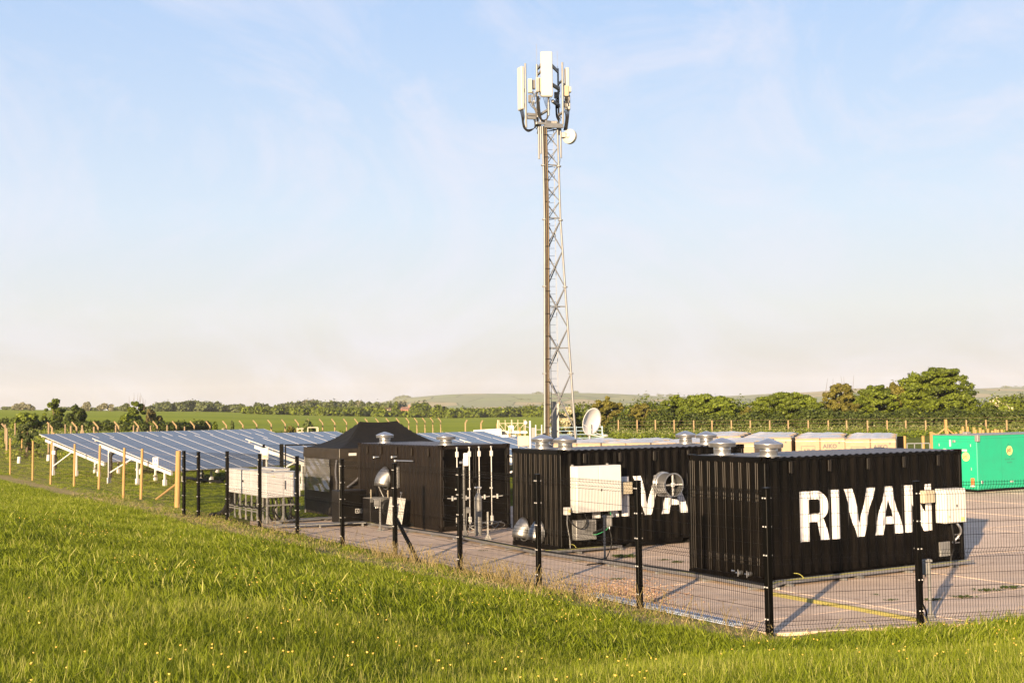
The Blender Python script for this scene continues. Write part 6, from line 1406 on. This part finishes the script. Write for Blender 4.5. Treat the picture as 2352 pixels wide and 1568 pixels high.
# thin lines of hedges and scattered trees on the downs
L = []; rr = random.Random(5)
for (u0, v0, u1, v1, n_) in ((1150, 922, 1215, 921, 14), (1190, 920, 1218, 919, 8), (1225, 903, 1330, 901, 10), (1480, 906, 1560, 909, 8), (2240, 897, 2300, 896, 5), (2290, 890, 2352, 889, 5), (1000, 932, 1080, 928, 8), (1760, 912, 1830, 908, 8)):
    for k in range(n_):
        f_ = rr.random(); q = at(u0 + (u1 - u0) * f_, v0 + (v1 - v0) * f_, 3500 if v0 > 910 else 4150); L.append((q[0], q[1], q[2], rr.uniform(5, 12), 6, rr.uniform(2.5, 6)))
o = leaves('hill_scrub', L, 4000, 2.2, 'leaf_far', 78); tag(o, 'dark specks of scrub and hedgerow on the distant downs', 'scrub', kind='stuff')
# houses in the tree line
def house(label, u0, u1, vr, ve, vb, Yd, wall='brick_red'):
    q0, q1 = at(u0, vr, Yd), at(u1, vr, Yd); w = q1[0] - q0[0]; zr, ze, zb = q0[2], at(u0, ve, Yd)[2], T(q0[0], Yd) - 1
    t = thing('house', label, 'house', (q0[0], Yd, 0), R(14))
    MB().box(0, w, 0, 8, zb, ze).build('wall', wall, t)
    MB().add([(-.4, -.5, ze - .1), (w + .4, -.5, ze - .1), (w, 4, zr), (0, 4, zr), (-.4, 8.5, ze - .1), (w + .4, 8.5, ze - .1)], [(0, 1, 2, 3), (3, 2, 5, 4), (0, 3, 4), (1, 5, 2)]).build('roof', 'roof_tile', t)
    MB().box(w * .75, w * .75 + .9, 3.6, 4.5, zr - .8, zr + 1.0).build('chimney', 'brick_red', t)
    for x in (.2, .6): MB().box(w * x, w * x + 1.6, -.06, .0, ze - 2.0, ze - .8).build('window', 'window_glass', t)
house('small pinkish house, left one of the pair in the far tree line', 886, 897, 934.2, 939.4, 946, 760, 'render_pink')
house('wider red brick house with chimney in the far tree line', 925, 946.5, 934.3, 939.8, 946, 760, 'brick_red')

# cow parsley and rough growth along the fences
def tufts(name, label, cat, pts_fn, n, h_, m_, size, seed, spread=.5):
    r_ = np.random.RandomState(seed); XY = pts_fn(r_, n); z = terr(XY[:, 0], XY[:, 1]) + np.abs(r_.normal(0, h_ * .5, n)).clip(0, h_ * 1.3)
    c = np.stack([XY[:, 0], XY[:, 1], z], 1); nr_ = r_.normal(size=(n, 3)); nr_[:, 2] += .4; nr_ /= np.linalg.norm(nr_, axis=1)[:, None]; t = np.cross(nr_, r_.normal(size=(n, 3))); t /= np.linalg.norm(t, axis=1)[:, None]; b = np.cross(nr_, t); s = size * r_.uniform(.5, 1.3, n)[:, None]
    V = np.stack([c - t * s, c - b * s * .6, c + t * s, c + b * s * .6], 1).reshape(-1, 3); me = mesh_np(name, V, np.arange(n * 4).reshape(n, 4), m_, r_.uniform(0, 1, n)); o = bpy.data.objects.new(name, me); COL.objects.link(o); tag(o, label, cat, kind='stuff'); return o
def band(u0, u1, Y0, Y1, clump=60):
    def f(r_, n):
        cu = r_.uniform(u0, u1, clump); cy = r_.uniform(Y0, Y1, clump); k = r_.randint(0, clump, n); u = cu[k] + r_.normal(0, (u1 - u0) / clump * 1.4, n); y = cy[k] + r_.normal(0, 2.0, n); return np.stack([(u - 1176) / FL * y, y], 1)
    return f
tufts('cow_parsley', 'cream cow parsley along the foot of the right hand hedge', 'wild flowers', band(1390, 2400, 158, 171, 170), 22000, .8, 'cow_parsley', .11, 601)
tufts('rough_grass', 'rough green growth below the right hand hedge', 'rough grass', band(1340, 2400, 140, 172, 200), 26000, .5, 'leaf_green', .14, 602)
tufts('cow_parsley', 'pale seed heads and cow parsley in the left meadow strip', 'wild flowers', band(-40, 1000, 125, 190, 200), 26000, .55, 'cow_parsley', .085, 603)
tufts('rough_grass', 'rough meadow grass behind the solar panels', 'rough grass', band(-40, 1250, 105, 185, 260), 42000, .4, 'grass_short', .12, 604)
tufts('rough_grass', 'tall grass around the lattice frame in the middle distance', 'rough grass', band(1000, 1420, 100, 150, 90), 14000, .4, 'grass_short', .10, 605)

# gravel and weeds in the yard
gq = [(2.0 + .55 * a, 25.4 + 1.15 * b_) for a, b_ in nr.normal(size=(2600, 2))]
mb = MB()
for x, y in gq:
    if yard_in(np.array([x]), np.array([y]))[0] < .05: continue
    s = rnd.uniform(.012, .035); a = rnd.uniform(0, 3); c, d_ = math.cos(a) * s, math.sin(a) * s; h_ = s * rnd.uniform(.4, .9)
    mb.add([(x + c, y + d_, 0), (x - d_, y + c, 0), (x - c, y - d_, 0), (x + d_, y - c, 0), (x, y, h_)], [(0, 1, 4), (1, 2, 4), (2, 3, 4), (3, 0, 4)])
mat('gravel', (0.42, 0.30, 0.20), 0.85, col2=(0.20, 0.10, 0.06), scale=11, amount=(.4, .6))
o = mb.build('gravel', 'gravel'); tag(o, 'scattered brown gravel and dead leaves on the concrete behind the fence', 'gravel', kind='stuff')
def weed(u, v, s, n, label, nm='weed'):
    q = gp(u, v); r_ = rnd.Random if False else random.Random(int(u)); mb = MB()
    for k in range(n):
        a = r_.uniform(0, 2 * PI); L = s * r_.uniform(.4, 1.0); d = Vector((math.cos(a), math.sin(a) * .8, 0)); p0 = Vector((q[0], q[1], 0)) + Vector((r_.gauss(0, s * .9), r_.gauss(0, s * .45), 0)); up = Vector((0, 0, 1)); sd_ = Vector((-d.y, d.x, 0)) * L * .22; m1 = p0 + d * L * .4 + up * L * .35; e = p0 + d * L + up * L * .25
        mb.add([p0, m1 - sd_, e, m1 + sd_], [(0, 1, 2, 3)])
    o = mb.build(nm, 'weed_leaf'); tag(o, label, 'weed', kind='stuff'); return o
for k, (u, v, s, n_, lb) in enumerate([(1432, 1279, .2, 90, 'leafy green weed clump on the concrete right of the equipment stand'), (2215, 1371, .12, 60, 'weeds in the slab joint right of the fence post'), (2268, 1356, .14, 60, 'weeds in the joint further right near the frame edge'), (2325, 1350, .14, 70, 'rightmost weeds growing in the slab joint'), (1520, 1286, .1, 40, 'thin weeds beside the nearest container'), (1420, 1330, .1, 36, 'small weeds under the cable tray'), (1365, 1283, .08, 30, 'flat weeds left of the equipment stand'), (1555, 1291, .12, 50, 'weed strip along the joint beside the nearest container'), (2140, 1378, .12, 46, 'weeds in the joint just right of the corner post shadow'), (1240, 1290, .07, 24, 'small weeds beside the second fence post'), (2010, 1366, .07, 20, 'tiny weeds in the joint below the white word'), (1130, 1213, .1, 40, 'weeds by the coiled cable'), (1107, 1264, .07, 24, 'small weed beside the tray near the door container'), (2045, 1378, .08, 30, 'weeds near the yellow cable ramp'), (1905, 1390, .08, 26, 'sparse weeds left of the yellow cable ramp end')]): weed(u, v, s, n_, lb)

# ------------------------------------------------------------------ grass: clumps of real blades, instanced over the bank
def blade_mesh(name, n, hmin, hmax, width, spread, lean, m_, seed, straw=0.035):
    r_ = np.random.RandomState(seed); V = []; F = []; tone = []
    for k in range(n):
        h_ = r_.uniform(hmin, hmax); a = r_.uniform(0, 2 * PI); px, py = r_.normal(0, spread, 2); w = width * r_.uniform(.6, 1.3); ln_ = lean * r_.uniform(.2, 1.3) * h_; dx, dy = math.cos(a), math.sin(a); a2 = r_.uniform(0, PI); wx, wy = math.cos(a2) * w, math.sin(a2) * w
        b0 = len(V); st_ = r_.uniform() < straw
        tn = r_.uniform(0.9, 1.25) if st_ else r_.uniform(0.05, .85)
        if st_: h_ *= r_.uniform(1.0, 1.6); w *= .5
        for f_, ww in ((0, .8), (.4, 1.0), (.75, .6), (1.0, .08)):
            x, y, z = px + dx * ln_ * f_ ** 1.8, py + dy * ln_ * f_ ** 1.8, h_ * (f_ - .12 * f_ * f_); V += [(x - wx * ww, y - wy * ww, z), (x + wx * ww, y + wy * ww, z)]
        for s_ in range(3): F.append((b0 + 2 * s_, b0 + 2 * s_ + 1, b0 + 2 * s_ + 3, b0 + 2 * s_ + 2)); tone.append(tn)
    return mesh_np(name, np.array(V), np.array(F), m_, np.array(tone))
def src(me): o = bpy.data.objects.new(me.name, me); return o
def scatter(name, label, cat, P, rot, scl, sources, idx):
    """one object whose points carry instances of the given clump meshes"""
    me = bpy.data.meshes.new(name); me.vertices.add(len(P)); me.vertices.foreach_set('co', np.asarray(P, np.float32).ravel())
    a = me.attributes.new('rot', 'FLOAT_VECTOR', 'POINT'); a.data.foreach_set('vector', np.asarray(rot, np.float32).ravel())
    a = me.attributes.new('scl', 'FLOAT', 'POINT'); a.data.foreach_set('value', np.asarray(scl, np.float32))
    a = me.attributes.new('kind_id', 'INT', 'POINT'); a.data.foreach_set('value', np.asarray(idx, np.int32)); me.update()
    o = bpy.data.objects.new(name, me); COL.objects.link(o); tag(o, label, cat, kind='stuff')
    g = bpy.data.node_groups.new(name, 'GeometryNodeTree'); g.interface.new_socket('Geometry', in_out='INPUT', socket_type='NodeSocketGeometry'); g.interface.new_socket('Geometry', in_out='OUTPUT', socket_type='NodeSocketGeometry')
    n = g.nodes; l = g.links; gi = n.new('NodeGroupInput'); go = n.new('NodeGroupOutput'); mp_ = n.new('GeometryNodeMeshToPoints'); l.new(gi.outputs[0], mp_.inputs['Mesh']); ip = n.new('GeometryNodeInstanceOnPoints'); l.new(mp_.outputs[0], ip.inputs['Points'])
    gg = n.new('GeometryNodeGeometryToInstance')
    for s_ in reversed(sources):
        oi = n.new('GeometryNodeObjectInfo'); oi.inputs['Object'].default_value = s_; oi.inputs['As Instance'].default_value = False; l.new(oi.outputs['Geometry'], gg.inputs[0])
    l.new(gg.outputs[0], ip.inputs['Instance']); ip.inputs['Pick Instance'].default_value = True
    def at_(nm, ty, out_): q = n.new('GeometryNodeInputNamedAttribute'); q.data_type = ty; q.inputs['Name'].default_value = nm; return q.outputs[0]
    l.new(at_('kind_id', 'INT', 1), ip.inputs['Instance Index'])
    er = n.new('FunctionNodeEulerToRotation'); l.new(at_('rot', 'FLOAT_VECTOR', 0), er.inputs[0]); l.new(er.outputs[0], ip.inputs['Rotation']); l.new(at_('scl', 'FLOAT', 0), ip.inputs['Scale'])
    l.new(ip.outputs[0], go.inputs[0]); md = o.modifiers.new('scatter', 'NODES'); md.node_group = g; return o
def wedge(n, Y0, Y1, r_, u0=-260, u1=2620, power=1.0):
    y = (r_.uniform(Y0 ** (1 + power), Y1 ** (1 + power), n)) ** (1 / (1 + power)); u = r_.uniform(u0, u1, n); return (u - 1176) / FL * y, y
G = np.random.RandomState(5)
tall = [src(blade_mesh('grass_clump', 56, .07, .20, .0030, .085, .6, 'grass_blade', s_)) for s_ in (1, 2, 3, 4)]
tall += [src(blade_mesh('grass_clump', 6, .18, .32, .0026, .06, .35, 'grass_blade', 9, straw=.3))]
mid = [src(blade_mesh('grass_clump', 60, .07, .19, .0056, .14, .36, 'grass_blade', s_)) for s_ in (11, 12, 13)]
short = [src(blade_mesh('grass_tuft', 26, .03, .08, .006, .10, .7, 'grass_short', s_, .15)) for s_ in (21, 22)]
hayc = [src(blade_mesh('hay_tuft', 30, .02, .07, .004, .12, 1.6, 'hay_blade', s_, .2)) for s_ in (31, 32)]
def outside(x, y, m0=.12): return (dist_out(x, y) > m0)
def run(n, Y0, Y1, power, name, label, cat, sources, keep, s0, s1, probs=None, lean=.25, **kw):
    x, y = wedge(n, Y0, Y1, G, power=power, **kw); k = keep(x, y); x, y = x[k], y[k]; n = len(x); z = terr(x, y) - .01
    rot = np.stack([G.normal(0, lean, n), G.normal(0, lean, n), G.uniform(0, 2 * PI, n)], 1); patch = .75 + .5 * (np.sin(x * .9 + 1.7 * np.sin(y * .35)) * np.sin(y * .6 + x * .3) * .5 + .5)
    return scatter(name, label, cat, np.stack([x, y, z], 1), rot, G.uniform(s0, s1, n) * patch, sources, G.choice(len(sources), n, p=probs))
def k_long(x, y):
    d = dist_out(x, y); h_ = hay_dist(x, y); return (d > .5) & (h_ > (.9 + .35 * np.sin(x * 2.1) * np.sin(y * 1.7)))
run(56000, 4.5, 15, 1.0, 'long_grass', 'long green meadow grass on the near bank', 'grass', tall, k_long, .7, 1.05, [.23, .23, .23, .22, .09], u0=-800, u1=3150)
run(56000, 15, 34, 1.0, 'long_grass', 'meadow grass running down the bank to the fence', 'grass', mid, k_long, .6, .95, u0=-600, u1=2950)
run(26000, 34, 75, .8, 'long_grass', 'meadow grass in the left distance before the wooden fence', 'grass', mid, lambda x, y: (x < -.21 * y) & (dist_out(x, y) > .8) & (hay_dist(x, y) > .8), .6, .95, u0=-200, u1=620)
def k_in(x, y):
    a, b_ = to_yard(x, y); return (yard_in(x, y) < -.1) & (dist_out(x, y) < .8)
run(20000, 44, 120, .6, 'grass_sward', 'short grass under and around the solar panels', 'grass', mid, lambda x, y: (yard_in(x, y) < -.1) & (hay_dist(x, y) > .5), .35, .6, u0=-200, u1=1300)
run(16000, 9, 60, .8, 'cut_hay', 'dry cut grass along the outside of the fence', 'cut grass', hayc, lambda x, y: (dist_out(x, y) > .05) & (hay_dist(x, y) < 1.15) & (G.uniform(0, 1, len(x)) < .8), .7, 1.3, lean=.4)
run(20000, 9, 60, .8, 'short_grass', 'short tufts growing through the cut strip by the fence', 'grass', short, lambda x, y: (dist_out(x, y) > .03) & (hay_dist(x, y) < 1.8), .7, 1.3)
# dead stalks by the fence
ds_ = MB(); rr = random.Random(3)
for k in range(900):
    f_ = rr.choice([rr.gauss(3.15, .35), rr.gauss(4.9, .5), rr.gauss(2.0, .8), rr.uniform(0, 9)]); q = line0 + ldir * f_ * 2.55 + n1 * rr.uniform(-.05, .55); h_ = rr.uniform(.12, .5); a = rr.uniform(0, 2 * PI)
    z = T(*q); ds_.beam((q[0], q[1], z), (q[0] + math.cos(a) * h_ * .5, q[1] + math.sin(a) * h_ * .5, z + h_), .005)
o = ds_.build('dead_stalks', 'hay_blade'); tag(o, 'dry dead stalks standing along the foot of the mesh fence', 'dead grass', kind='stuff')
# buttercups
fl_ = MB()
fl_.tube([(0,0,0), (.01,0,.12), (.015, .005, .34)], .0022, 4)
st_me = fl_.mesh('stem', 'weed_leaf')
bc = MB().lathe([(.004, .335), (.010, .340), (.013, .349), (.007, .347), (.003, .346)], 7, (.015, .005, 0)).mesh('buttercup', 'buttercup')
bc_src = [src(bc)]; 
def k_fl(x, y): return (dist_out(x, y) > 1.2) & (hay_dist(x, y) > .7) & ((np.sin(x * .8 + 2) * np.sin(y * .7 + .5 * x) + .35 * np.sin(2.3 * x)) > .05)
x, y = wedge(1000, 6.5, 34, G, power=.15); k = k_fl(x, y); x, y = x[k], y[k]; n_ = len(x)
scatter('buttercups', 'small yellow buttercups dotted through the meadow grass', 'wild flowers', np.stack([x, y, terr(x, y)], 1), np.stack([G.normal(0, .2, n_), G.normal(0, .2, n_), G.uniform(0, 6, n_)], 1), G.uniform(.6, .85, n_), bc_src, np.zeros(n_, int))
hb = MB().box(-5700, 5700, -5700, 5700, -6.0, 130.0).build('haze', 'haze_air'); hb['kind'] = 'stuff'; hb['label'] = 'thin pale evening haze over the whole plain'
